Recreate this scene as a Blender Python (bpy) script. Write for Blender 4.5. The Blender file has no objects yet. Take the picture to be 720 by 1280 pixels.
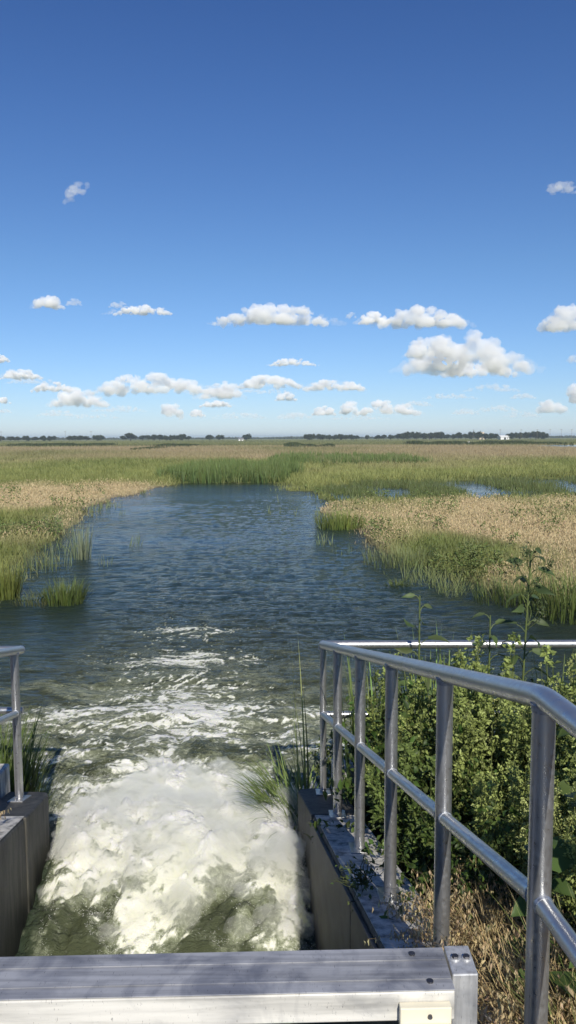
import bpy, math, random
import numpy as np
from mathutils import Vector, Matrix

R = math.radians
random.seed(7)
rng = np.random.default_rng(11)
S = bpy.context.scene
C = S.collection

# ------------------------------------------------------------------ camera
EYE = 3.3
PITCH = R(5.34)
cd = bpy.data.cameras.new('camera')
cam = bpy.data.objects.new('camera', cd)
C.objects.link(cam)
cam.location = (0, 0, EYE)
cam.rotation_euler = (R(90) - PITCH, R(0.22), 0)
cd.sensor_fit = 'VERTICAL'
cd.sensor_height = 24
cd.lens = 18.75
cd.clip_start = 0.05
cd.clip_end = 60000
S.camera = cam

# ------------------------------------------------------------------ sky, sun, exposure
SUN_EL, SUN_AZ = 36.0, 10.0          # behind the camera, a little to the right
w = bpy.data.worlds.new('World')
S.world = w
w.use_nodes = True
nt = w.node_tree
bg = nt.nodes['Background']
sky = nt.nodes.new('ShaderNodeTexSky')
sky.sky_type = 'NISHITA'
sky.sun_disc = False
sky.sun_elevation = R(SUN_EL)
sky.sun_rotation = R(180 - SUN_AZ)
sky.altitude = 300
sky.air_density = 1.0
sky.dust_density = 0.15
sky.ozone_density = 5.0
# deeper blue overhead, clear pale blue rather than yellow near the horizon
tcw = nt.nodes.new('ShaderNodeTexCoord'); sxw = nt.nodes.new('ShaderNodeSeparateXYZ')
nt.links.new(tcw.outputs['Generated'], sxw.inputs[0])
rw_ = nt.nodes.new('ShaderNodeValToRGB')
ew = rw_.color_ramp.elements
for i_, (p_, c_) in enumerate([(0.0, (.62, .70, .90)), (.06, (.58, .67, .84)), (.20, (.52, .64, .77)), (.36, (.42, .56, .76)), (.55, (.30, .45, .71))]):
    if i_ > 1: ew.new(p_)
    ew[i_].position = p_; ew[i_].color = (*c_, 1)
nt.links.new(sxw.outputs[2], rw_.inputs[0])
mw = nt.nodes.new('ShaderNodeMix'); mw.data_type = 'RGBA'; mw.blend_type = 'MULTIPLY'; mw.inputs[0].default_value = 1
nt.links.new(sky.outputs[0], mw.inputs[6]); nt.links.new(rw_.outputs[0], mw.inputs[7])
nt.links.new(mw.outputs[2], bg.inputs[0])
bg.inputs[1].default_value = 0.105

sd = Vector((math.sin(R(SUN_AZ)) * math.cos(R(SUN_EL)), -math.cos(R(SUN_AZ)) * math.cos(R(SUN_EL)), math.sin(R(SUN_EL))))
sl = bpy.data.lights.new('sun', 'SUN')
sl.energy = 4.1
sl.angle = R(0.5)
sl.color = (1.0, 0.94, 0.83)
sun = bpy.data.objects.new('sun', sl)
sun.rotation_euler = sd.to_track_quat('Z', 'Y').to_euler()
sun.location = (5, -20, 20)
C.objects.link(sun)

S.view_settings.view_transform = 'Standard'
S.view_settings.look = 'None'
S.view_settings.exposure = 0.35
S.view_settings.gamma = 1.0
S.cycles.volume_bounces = 14
S.cycles.max_bounces = 14
S.cycles.diffuse_bounces = 4
S.cycles.glossy_bounces = 4
S.cycles.transparent_max_bounces = 8


# ------------------------------------------------------------------ pixel -> world (photo 720x1280) used only to measure plan positions
def ray(x, y):
    u = (x - 360) / 1000; v = -(y - 640) / 1000
    return np.array((u, math.cos(PITCH) + v * math.sin(PITCH), -math.sin(PITCH) + v * math.cos(PITCH)))


def at_z(x, y, z=0.0):
    r = ray(x, y); t = (z - EYE) / r[2]
    return (r[0] * t, r[1] * t)


def at_y(x, y, Y):
    r = ray(x, y); t = Y / r[1]
    return (r[0] * t, Y, EYE + r[2] * t)


# ------------------------------------------------------------------ noise (numpy)
_perm = np.random.default_rng(3).permutation(4096)
_gr = np.random.default_rng(4).uniform(0, 2 * np.pi, 4096)
_gx, _gy = np.cos(_gr), np.sin(_gr)


def pnoise(x, y, seed=0):
    x = np.asarray(x, float) + seed * 37.17; y = np.asarray(y, float) + seed * 91.73
    xi = np.floor(x).astype(np.int64); yi = np.floor(y).astype(np.int64)
    fx = x - xi; fy = y - yi
    ux = fx * fx * fx * (fx * (fx * 6 - 15) + 10); uy = fy * fy * fy * (fy * (fy * 6 - 15) + 10)

    def g(ix, iy, dx, dy):
        h = _perm[(ix + _perm[iy & 4095]) & 4095]
        return _gx[h] * dx + _gy[h] * dy
    a = g(xi, yi, fx, fy); b = g(xi + 1, yi, fx - 1, fy)
    c = g(xi, yi + 1, fx, fy - 1); d = g(xi + 1, yi + 1, fx - 1, fy - 1)
    return ((a + (b - a) * ux) * (1 - uy) + (c + (d - c) * ux) * uy) * 1.5


def fbm(x, y, o=4, seed=0, gain=0.5):
    s = 0; a = 1; t = 0
    for i in range(o):
        s = s + a * pnoise(x * 2 ** i, y * 2 ** i, seed + i * 5); t += a; a *= gain
    return s / t


def ridged(x, y, o=4, seed=0, gain=0.55):
    s = 0; a = 1; t = 0
    for i in range(o):
        s = s + a * (1 - np.abs(pnoise(x * 2 ** i, y * 2 ** i, seed + i * 5)) * 2); t += a; a *= gain
    return s / t


def sstep(a, b, x):
    t = np.clip((x - a) / (b - a), 0, 1)
    return t * t * (3 - 2 * t)


# ------------------------------------------------------------------ materials
def new_mat(name):
    m = bpy.data.materials.new(name); m.use_nodes = True
    n = m.node_tree.nodes; l = m.node_tree.links
    return m, n, l, n['Principled BSDF']


def noise_node(n, l, scale, detail=4, rough=0.55, coord='Object', dist=0.0, stretch=None):
    tc = n.new('ShaderNodeTexCoord')
    nz = n.new('ShaderNodeTexNoise')
    nz.inputs['Scale'].default_value = scale; nz.inputs['Detail'].default_value = detail
    nz.inputs['Roughness'].default_value = rough; nz.inputs['Distortion'].default_value = dist
    if stretch:
        mp = n.new('ShaderNodeMapping'); mp.inputs['Scale'].default_value = stretch
        l.new(tc.outputs[coord], mp.inputs[0]); l.new(mp.outputs[0], nz.inputs['Vector'])
    else:
        l.new(tc.outputs[coord], nz.inputs['Vector'])
    return nz


def ramp(n, l, src, stops):
    r = n.new('ShaderNodeValToRGB')
    e = r.color_ramp.elements
    while len(e) < len(stops): e.new(0.5)
    for i, (p, c) in enumerate(stops):
        e[i].position = p; e[i].color = (*c, 1) if len(c) == 3 else c
    l.new(src, r.inputs[0])
    return r


def mix(n, l, fac, a, b, mode='MIX'):
    m = n.new('ShaderNodeMix'); m.data_type = 'RGBA'; m.blend_type = mode
    for s, v in ((m.inputs[0], fac), (m.inputs[6], a), (m.inputs[7], b)):
        if isinstance(v, bpy.types.NodeSocket): l.new(v, s)
        elif isinstance(v, tuple): s.default_value = (*v, 1)
        else: s.default_value = v
    return m.outputs[2]


def bump(n, l, src, strength, dist, to):
    b = n.new('ShaderNodeBump'); b.inputs['Strength'].default_value = strength; b.inputs['Distance'].default_value = dist
    l.new(src, b.inputs['Height']); l.new(b.outputs[0], to)
    return b


def mat_galv(name, c1=(.44, .445, .45), c2=(.50, .505, .51), rough=0.34):
    m, n, l, p = new_mat(name)
    a = noise_node(n, l, 9, 5, .6)
    b = noise_node(n, l, 70, 3, .6)
    r = ramp(n, l, a.outputs[0], [(.3, c1), (.52, tuple((x + y) / 2 for x, y in zip(c1, c2))), (.72, c2)])
    s = noise_node(n, l, 160, 2, .5)
    sp = ramp(n, l, s.outputs[0], [(.80, (0, 0, 0)), (.84, (.5, .5, .5))])
    c = mix(n, l, sp.outputs[0], r.outputs[0], (.62, .62, .58))
    l.new(c, p.inputs['Base Color'])
    p.inputs['Metallic'].default_value = .85
    rr = ramp(n, l, b.outputs[0], [(.3, (rough - .08,) * 3), (.7, (rough + .16,) * 3)])
    l.new(rr.outputs[0], p.inputs['Roughness'])
    bump(n, l, b.outputs[0], .15, .001, p.inputs['Normal'])
    return m


def mat_alu(name, base=(.62, .62, .62), metallic=.35, rough=.45, streak=(1.2, 22, 22)):
    m, n, l, p = new_mat(name)
    a = noise_node(n, l, 3.0, 5, .6, stretch=streak)
    b = noise_node(n, l, 6, 4, .6, dist=.8)
    r = ramp(n, l, a.outputs[0], [(.3, tuple(x * .62 for x in base)), (.55, base), (.75, tuple(min(1, x * 1.12) for x in base))])
    d = ramp(n, l, b.outputs[0], [(.3, (.66, .67, .70)), (.5, (1, 1, 1))])
    c = mix(n, l, 1.0, r.outputs[0], d.outputs[0], 'MULTIPLY')
    g = noise_node(n, l, 50, 3, .7, stretch=(5, 1, 1))
    sc = ramp(n, l, g.outputs[0], [(.30, (.45, .45, .46)), (.36, (1, 1, 1))])
    c = mix(n, l, 1.0, c, sc.outputs[0], 'MULTIPLY')
    l.new(c, p.inputs['Base Color'])
    p.inputs['Metallic'].default_value = metallic
    p.inputs['Roughness'].default_value = rough
    bump(n, l, a.outputs[0], .1, .001, p.inputs['Normal'])
    return m


def mat_concrete(name, c1, c2, wet=.0):
    m, n, l, p = new_mat(name)
    a = noise_node(n, l, 1.3, 6, .62)
    b = noise_node(n, l, 5, 6, .65, stretch=(3, 3, .45))        # runs down the face
    f = noise_node(n, l, 60, 4, .7)
    r = ramp(n, l, a.outputs[0], [(.3, c1), (.7, c2)])
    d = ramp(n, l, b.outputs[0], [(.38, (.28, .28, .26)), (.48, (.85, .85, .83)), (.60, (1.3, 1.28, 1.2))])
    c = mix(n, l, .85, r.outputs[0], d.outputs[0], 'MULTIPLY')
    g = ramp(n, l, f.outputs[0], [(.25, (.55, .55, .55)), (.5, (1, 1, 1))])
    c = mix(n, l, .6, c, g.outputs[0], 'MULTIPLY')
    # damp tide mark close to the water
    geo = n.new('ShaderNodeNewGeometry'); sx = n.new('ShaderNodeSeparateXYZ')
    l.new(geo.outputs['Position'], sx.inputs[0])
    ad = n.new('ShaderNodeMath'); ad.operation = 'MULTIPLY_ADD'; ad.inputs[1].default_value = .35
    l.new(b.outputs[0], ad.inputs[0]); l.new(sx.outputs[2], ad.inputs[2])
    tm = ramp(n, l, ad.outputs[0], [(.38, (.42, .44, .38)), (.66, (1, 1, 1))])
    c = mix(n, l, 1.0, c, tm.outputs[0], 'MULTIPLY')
    l.new(c, p.inputs['Base Color'])
    p.inputs['Roughness'].default_value = .8 - wet
    bump(n, l, f.outputs[0], .5, .004, p.inputs['Normal'])
    return m


def mat_leaf(name, trans=.25, rough=.5, var=.3, spec=.3, nscale=3.0):
    """colour comes from the 'col' point attribute, patchy by noise and per object"""
    m, n, l, p = new_mat(name)
    at = n.new('ShaderNodeAttribute'); at.attribute_name = 'col'
    nz = noise_node(n, l, nscale, 3, .6)
    r = ramp(n, l, nz.outputs[0], [(.3, (1 - var,) * 3), (.7, (1 + var * .7,) * 3)])
    c = mix(n, l, 1.0, at.outputs['Color'], r.outputs[0], 'MULTIPLY')
    l.new(c, p.inputs['Base Color'])
    p.inputs['Roughness'].default_value = rough
    p.inputs['Specular IOR Level'].default_value = spec
    tr = n.new('ShaderNodeBsdfTranslucent'); l.new(c, tr.inputs[0])
    ms = n.new('ShaderNodeMixShader'); ms.inputs[0].default_value = trans
    out = n['Material Output']
    l.new(p.outputs[0], ms.inputs[1]); l.new(tr.outputs[0], ms.inputs[2]); l.new(ms.outputs[0], out.inputs[0])
    return m


def mat_plain(name, c, rough=.6, metallic=0, var=.2, scale=20):
    m, n, l, p = new_mat(name)
    a = noise_node(n, l, scale, 4, .6)
    r = ramp(n, l, a.outputs[0], [(.3, tuple(x * (1 - var) for x in c)), (.7, tuple(min(1, x * (1 + var)) for x in c))])
    l.new(r.outputs[0], p.inputs['Base Color'])
    p.inputs['Roughness'].default_value = rough; p.inputs['Metallic'].default_value = metallic
    return m


M = {}
M['galv'] = mat_galv('galvanised_steel')
M['weld'] = mat_plain('weld_bead', (.36, .38, .42), .5, .8, .35, 120)
M['alu'] = mat_alu('weathered_aluminium')
M['alu_post'] = mat_alu('scuffed_aluminium', (.56, .57, .58), .45, .42, (14, 14, 1.2))
M['alu_top'] = mat_alu('shaded_oxidised_aluminium', (.42, .425, .44), .3, .5, (.8, 16, 16))  # beam top: its shade painted in as a darker bluish base, plus oxide blotches
_r = [q for q in M['alu_top'].node_tree.nodes if q.type == 'VALTORGB'][1]
_r.color_ramp.elements[0].position = .36; _r.color_ramp.elements[0].color = (.50, .52, .58, 1); _r.color_ramp.elements[1].position = .56
M['alu_front'] = mat_alu('sunlit_aluminium', (.74, .72, .66), .1, .55, (.6, 9, 9))  # beam front: warm sunlight put into a paler base colour
M['bolt'] = mat_plain('dark_bolt', (.10, .10, .11), .4, .8)
M['seal'] = mat_plain('cream_plastic', (.74, .69, .54), .45, 0, .06, 8)
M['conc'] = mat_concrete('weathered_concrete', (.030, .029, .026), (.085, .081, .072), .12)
M['cap'] = mat_concrete('sunlit_cap_tone', (.44, .425, .40), (.55, .53, .50))  # much paler than the wall body: sunlit brightness of the top in the colour
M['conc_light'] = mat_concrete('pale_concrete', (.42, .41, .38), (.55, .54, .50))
M['plate_dark'] = mat_plain('dark_plate', (.045, .045, .047), .6, .1, .5, 5)
M['leaf'] = mat_leaf('leaf', .28, .5, .25)
M['grass'] = mat_leaf('grass_blade', .30, .55, .18, nscale=.6)
M['dry'] = mat_leaf('dry_grass_blade', .35, .6, .2)
M['farleaf'] = mat_leaf('far_crown', .12, .8, .35, .1, .25)
M['bark'] = mat_plain('bark', (.06, .05, .04), .9)
M['white_paint'] = mat_plain('white_paint', (.75, .75, .73), .5, 0, .04)
M['tan_paint'] = mat_plain('tan_paint', (.5, .42, .3), .6, 0, .06)
M['roof_grey'] = mat_plain('grey_roof', (.2, .2, .21), .5, 0, .1)
M['dark_open'] = mat_plain('dark_doorway', (.03, .03, .03), .7)
M['pole_wood'] = mat_plain('pole_wood', (.16, .13, .1), .8)
M['feather'] = mat_plain('white_feather', (.8, .8, .78), .7, 0, .05)


# ------------------------------------------------------------------ mesh helpers
def tag(o, label=None, cat=None, group=None, kind=None):
    if label: o['label'] = label
    if cat: o['category'] = cat
    if group: o['group'] = group
    if kind: o['kind'] = kind
    return o


def empty(name, loc=(0, 0, 0), rz=0, **k):
    o = bpy.data.objects.new(name, None); o.empty_display_size = .1
    C.objects.link(o); o.location = loc; o.rotation_euler = (0, 0, rz)
    return tag(o, **k)


def copy_tree(o, parent=None):
    c = o.copy(); C.objects.link(c); c.parent = parent
    for ch in list(o.children): copy_tree(ch, c)
    return c


class MB:
    def __init__(s): s.v = []; s.f = []

    def add(s, vs, fs):
        k = len(s.v); s.v += [tuple(x) for x in vs]; s.f += [tuple(i + k for i in f) for f in fs]; return s

    def hexa(s, P):     # 8 points: 4 bottom ccw, 4 top
        return s.add(P, [(3, 2, 1, 0), (4, 5, 6, 7), (0, 1, 5, 4), (1, 2, 6, 5), (2, 3, 7, 6), (3, 0, 4, 7)])

    def box(s, x0, x1, y0, y1, z0, z1):
        return s.hexa([(x0, y0, z0), (x1, y0, z0), (x1, y1, z0), (x0, y1, z0), (x0, y0, z1), (x1, y0, z1), (x1, y1, z1), (x0, y1, z1)])

    def tube(s, pts, r, n=16, cap=True):
        pts = [Vector(p) for p in pts]; m = len(pts)
        rr = r if isinstance(r, (list, tuple)) else [r] * m
        up = None; base = len(s.v)
        for i, p in enumerate(pts):
            t = ((pts[min(i + 1, m - 1)] - pts[max(i - 1, 0)])).normalized()
            if up is None: up = Vector((0, 0, 1)) if abs(t.z) < .9 else Vector((0, 1, 0))
            a = t.cross(up).normalized(); b = a.cross(t).normalized(); up = b
            for k in range(n):
                q = 2 * math.pi * k / n
                s.v.append(tuple(p + (a * math.cos(q) + b * math.sin(q)) * rr[i]))
        for i in range(m - 1):
            for k in range(n):
                s.f.append((base + i * n + k, base + i * n + (k + 1) % n, base + (i + 1) * n + (k + 1) % n, base + (i + 1) * n + k))
        if cap:
            s.f.append(tuple(base + k for k in range(n))[::-1]); s.f.append(tuple(base + (m - 1) * n + k for k in range(n)))
        return s

    def sphere(s, c, r, n=12, m=8, sc=(1, 1, 1)):
        vs = []; fs = []
        for i in range(m + 1):
            t = math.pi * i / m
            for k in range(n):
                q = 2 * math.pi * k / n
                vs.append((c[0] + r * sc[0] * math.sin(t) * math.cos(q), c[1] + r * sc[1] * math.sin(t) * math.sin(q), c[2] + r * sc[2] * math.cos(t)))
        for i in range(m):
            for k in range(n):
                fs.append((i * n + k, (i + 1) * n + k, (i + 1) * n + (k + 1) % n, i * n + (k + 1) % n))
        return s.add(vs, fs)

    def build(s, name, mat, parent=None, smooth=False, bevel=0, seg=2):
        me = bpy.data.meshes.new(name); me.from_pydata(s.v, [], s.f); me.update()
        me.materials.append(mat)
        o = bpy.data.objects.new(name, me); C.objects.link(o)
        if smooth:
            me.polygons.foreach_set('use_smooth', [True] * len(me.polygons))
        if bevel:
            b = o.modifiers.new('bevel', 'BEVEL'); b.width = bevel; b.segments = seg; b.limit_method = 'ANGLE'; b.angle_limit = R(40)
        if smooth == 'auto': me.set_sharp_from_angle(angle=R(40))
        if parent: o.parent = parent
        return o


def np_mesh(name, V, F, mat, parent=None, col=None, smooth=False, attrs=None):
    V = np.asarray(V, np.float32); F = np.asarray(F, np.int32)
    me = bpy.data.meshes.new(name)
    me.vertices.add(len(V)); me.vertices.foreach_set('co', V.ravel())
    k = F.shape[1]
    me.loops.add(F.size); me.loops.foreach_set('vertex_index', F.ravel())
    me.polygons.add(len(F)); me.polygons.foreach_set('loop_start', np.arange(0, F.size, k, dtype=np.int32))
    if smooth: me.polygons.foreach_set('use_smooth', np.ones(len(F), bool))
    me.update(calc_edges=True)
    if col is not None:
        a = me.color_attributes.new('col', 'FLOAT_COLOR', 'POINT')
        a.data.foreach_set('color', np.concatenate([col, np.ones((len(col), 1))], 1).astype(np.float32).ravel())
    for nm, arr in (attrs or {}).items():
        a = me.attributes.new(nm, 'FLOAT', 'POINT'); a.data.foreach_set('value', arr.astype(np.float32).ravel())
    me.materials.append(mat)
    o = bpy.data.objects.new(name, me); C.objects.link(o)
    if parent: o.parent = parent
    return o


def nrm(a): return a / np.maximum(np.linalg.norm(a, axis=-1, keepdims=True), 1e-9)


class Fol:
    """collects foliage as triangles"""
    def __init__(s): s.V = []; s.F = []; s.K = []; s.n = 0

    def push(s, V, F, K):
        s.V.append(V.reshape(-1, 3)); s.F.append(F.reshape(-1, 3) + s.n); s.K.append(K.reshape(-1, 3)); s.n += V.reshape(-1, 3).shape[0]

    def blades(s, P, az, lean, L, W, col, seg=4, curl=1.2, face=None, tipcol=None):
        """grass blades: base P, leaning towards az, lean at base (rad) growing by curl to the tip"""
        n = len(P); t = np.linspace(0, 1, seg + 1)
        az = np.broadcast_to(az, n); lean = np.broadcast_to(lean, n); L = np.broadcast_to(L, n); W = np.broadcast_to(W, n); curl = np.broadcast_to(curl, n)
        ang = lean[:, None] + curl[:, None] * t[None, :] ** 1.5
        ds = L[:, None] / seg
        h = np.concatenate([np.zeros((n, 1)), np.cumsum(np.sin(ang[:, 1:]) * ds, 1)], 1)
        z = np.concatenate([np.zeros((n, 1)), np.cumsum(np.cos(ang[:, 1:]) * ds, 1)], 1)
        d = np.stack([np.cos(az), np.sin(az), 0 * az], 1)
        fa = az + np.pi / 2 if face is None else face
        sd_ = np.stack([np.cos(fa), np.sin(fa), 0 * fa], 1)
        ctr = P[:, None, :] + d[:, None, :] * h[..., None] + np.array([0, 0, 1.])[None, None, :] * z[..., None]
        wd = W[:, None] * (1 - t[None, :] ** 1.6) * .5 * (0.75 + .5 * np.minimum(1, t[None, :] * 3))
        Lf = ctr[:, :-1] - sd_[:, None, :] * wd[:, :-1, None]; Rt = ctr[:, :-1] + sd_[:, None, :] * wd[:, :-1, None]
        V = np.concatenate([np.stack([Lf, Rt], 2).reshape(n, -1, 3), ctr[:, -1:]], 1)
        m = 2 * seg + 1; fs = []
        for i in range(seg - 1):
            a = 2 * i; fs += [(a, a + 1, a + 3), (a, a + 3, a + 2)]
        fs.append((2 * seg - 2, 2 * seg - 1, 2 * seg))
        F = np.array(fs)[None] + (np.arange(n) * m)[:, None, None]
        tt = np.concatenate([np.repeat(t[:-1], 2), [1.]])
        tc = col if tipcol is None else tipcol
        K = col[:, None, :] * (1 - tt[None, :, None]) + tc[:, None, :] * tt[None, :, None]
        s.push(V, F, K)

    def leaves(s, P, D, N, L, W, col, droop=.2, fold=.12, big=False):
        n = len(P); D = nrm(D); Sd = nrm(np.cross(D, N)); N = nrm(np.cross(Sd, D))
        L = np.broadcast_to(L, n); W = np.broadcast_to(W, n)
        if big:
            T = [(0, 0, 0), (.06, .30, .5), (.06, -.30, .5), (.3, .5, .9), (.3, 0, .15), (.3, -.5, .9), (.6, .36, .5), (.6, 0, .0), (.6, -.36, .5), (1, 0, -.9), (-.06, .2, .4), (-.06, -.2, .4), (.83, .16, -.2), (.83, -.16, -.2), (.83, 0, -.45)]
            fs = [(0, 4, 1), (1, 4, 3), (0, 2, 4), (2, 5, 4), (3, 4, 7), (3, 7, 6), (4, 5, 8), (4, 8, 7), (6, 7, 14), (6, 14, 12), (7, 8, 13), (7, 13, 14), (12, 14, 9), (14, 13, 9), (0, 1, 10), (0, 11, 2)]
        else:
            T = [(0, 0, 0), (.4, .5, 1), (.4, -.5, 1), (1, 0, -1.)]
            fs = [(0, 3, 1), (0, 2, 3)]
        T = np.array(T)
        zz = np.where(T[:, 2] > 0, T[:, 2] * fold, T[:, 2] * droop)
        V = P[:, None, :] + D[:, None, :] * (T[None, :, 0:1] * L[:, None, None]) + Sd[:, None, :] * (T[None, :, 1:2] * W[:, None, None]) + N[:, None, :] * (zz[None, :, None] * L[:, None, None])
        F = np.array(fs)[None] + (np.arange(n) * len(T))[:, None, None]
        K = np.repeat(col[:, None, :], len(T), 1)
        s.push(V, F, K)

    def stem(s, pts, r0, r1, col, n=5):
        pts = np.asarray(pts, float); m = len(pts)
        rr = np.linspace(r0, r1, m); V = []
        for i in range(m):
            t = nrm(pts[min(i + 1, m - 1)] - pts[max(i - 1, 0)])
            a = nrm(np.cross(t, np.array([.3, .9, .1]))); b = np.cross(t, a)
            for k in range(n):
                q = 2 * np.pi * k / n; V.append(pts[i] + (a * np.cos(q) + b * np.sin(q)) * rr[i])
        fs = []
        for i in range(m - 1):
            for k in range(n):
                A, B = i * n + k, i * n + (k + 1) % n
                fs += [(A, B, B + n), (A, B + n, A + n)]
        s.push(np.array(V), np.array(fs), np.repeat(np.array(col)[None], m * n, 0))

    def build(s, name, mat, parent=None):
        return np_mesh(name, np.concatenate(s.V), np.concatenate(s.F), mat, parent, np.concatenate(s.K))


def jit(col, n, v=.15, hue=.06, g=rng):
    c = np.asarray(col, float)
    c = np.broadcast_to(c, (n, 3)) * (1 + g.normal(0, v, (n, 1))) * (1 + g.normal(0, hue, (n, 3)))
    return np.clip(c, .005, .9)


# ------------------------------------------------------------------ plan of the place
K_W = -.1


def wall_z(Y): return .63 + .228 * (5.8 - Y)


def r_in(Y): return .08 + K_W * (Y - 5.93)


def r_rail(Y): return .254 + K_W * (Y - 5.8)


def l_in(Y): return -1.815 - .08 * (Y - 5.8)


def l_rail(Y): return -1.985 - .08 * (Y - 5.8)


RIVER = [at_z(*p) for p in [(345, 604), (366, 613), (403, 618), (414, 655), (440, 664), (468, 688), (500, 699), (545, 716), (600, 737), (650, 748), (720, 772), (790, 800)]]
RIVER += [(9, 9.2), (5, 8.2), (2.2, 7.6), (.5, 7.2), (.35, 5.5), (.6, 0), (.6, -9), (-1.8, -9), (-1.8, 0), (-2.0, 5.5), (-2.3, 7.2), (-3.2, 7.8), (-8, 9.5), (-9, 13)]
RIVER += [at_z(*p) for p in [(-60, 752), (0, 738), (25, 712), (60, 690), (98, 664), (110, 643), (140, 628), (190, 611), (232, 604)]]
POND = [at_z(*p) for p in [(392, 614), (440, 606), (520, 604), (600, 602), (720, 600), (860, 599), (900, 620), (720, 621), (600, 623), (500, 624), (425, 626)]]
POOL = [at_z(*p) for p in [(660, 558.5), (700, 557.5), (800, 557), (830, 560), (720, 561)]]


def poly_sd(x, y, poly):
    """signed distance, negative inside"""
    d = np.full(x.shape, 1e9); ins = np.zeros(x.shape, bool); n = len(poly)
    for i in range(n):
        ax, ay = poly[i]; bx, by = poly[(i + 1) % n]
        ex, ey = bx - ax, by - ay
        t = np.clip(((x - ax) * ex + (y - ay) * ey) / (ex * ex + ey * ey + 1e-12), 0, 1)
        d = np.minimum(d, np.hypot(x - ax - t * ex, y - ay - t * ey))
        c = ((ay > y) != (by > y)) & (x < (bx - ax) * (y - ay) / (by - ay + 1e-12) + ax)
        ins ^= c
    return np.where(ins, -d, d)


def shore(x, y):
    d = np.minimum(poly_sd(x, y, RIVER), np.minimum(poly_sd(x, y, POND), poly_sd(x, y, POOL)))
    return d + fbm(x * .55, y * .25, 3, 21) * np.clip(np.abs(y) * .035, .1, 2.5) * (y > 8)


def ground_z(x, y):
    d = shore(x, y)
    z = np.clip(d * .13 - .03, -.45, .08) + (d > 0) * fbm(x * .15, y * .15, 3, 9) * .03
    # the dike the structure sits in
    dk = np.where(y < 1.9, 1.42, np.where(y < 5.8, wall_z(y) - .14, np.where(y < 5.95, .49 - (y - 5.8) * 2.2, .16 - (y - 5.95) * .16)))
    dk = np.maximum(dk, -.5) + fbm(x * 1.3, y * 1.3, 3, 5) * .04
    inch = (x > l_in(y) - .12) & (x < r_in(y) + .12) & (y < 5.95)
    inch = inch | ((x > l_in(y) - .25 - .5 * np.clip(y - 5.9, 0, 9)) & (x < r_in(y) + .12 + .4 * np.clip(y - 5.9, 0, 9)) & (y >= 5.9) & (y < 9))
    z = np.where((y < 8.2), np.where(inch, -.6, np.maximum(np.where(y < 7, dk, -9), np.minimum(z, dk))), z)
    return z


# ------------------------------------------------------------------ ground
def axis_pts(segs):
    out = [segs[0][0]]
    for a, b, n in segs:
        out += list(np.linspace(a, b, n + 1)[1:])
    return np.array(out)


def geo(a, b, n): return list(np.geomspace(a, b, n))


def grid_faces(nx, ny):
    i = np.arange(nx - 1); j = np.arange(ny - 1)
    I, J = np.meshgrid(i, j); a = (J * nx + I).ravel()
    return np.stack([a, a + 1, a + 1 + nx, a + nx], 1)


gx = np.array(sorted([-v for v in geo(6, 14000, 90)] + list(np.arange(-5.9, 6, .1)) + geo(6, 14000, 90)))
gy = np.concatenate([[-3000, -600, -120, -30, -12], np.arange(-8, 0, .5), np.arange(0, 9, .1), np.geomspace(9, 16000, 260)])
GX, GY = np.meshgrid(gx, gy)
GZ = ground_z(GX, GY)
m, n, l, p = new_mat('soil_and_thatch')
at = n.new('ShaderNodeAttribute'); at.attribute_name = 'col'
nz = noise_node(n, l, .35, 6, .65)
nz2 = noise_node(n, l, 7, 5, .7)
r1 = ramp(n, l, nz.outputs[0], [(.3, (.7,) * 3), (.7, (1.25,) * 3)])
r2 = ramp(n, l, nz2.outputs[0], [(.3, (.6,) * 3), (.7, (1.3,) * 3)])
c = mix(n, l, 1.0, at.outputs['Color'], r1.outputs[0], 'MULTIPLY'); c = mix(n, l, 1.0, c, r2.outputs[0], 'MULTIPLY')
l.new(c, p.inputs['Base Color']); p.inputs['Roughness'].default_value = .95
p.inputs['Specular IOR Level'].default_value = .1
bump(n, l, nz2.outputs[0], .6, .05, p.inputs['Normal'])
M['soil'] = m


TAN = np.array((.60, .49, .28)); PINK = np.array((.44, .36, .21)); GREEN = np.array((.18, .22, .065)); LIME = np.array((.34, .36, .12)); DARKG = np.array((.045, .075, .022)); SOIL = np.array((.085, .065, .04))


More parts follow.
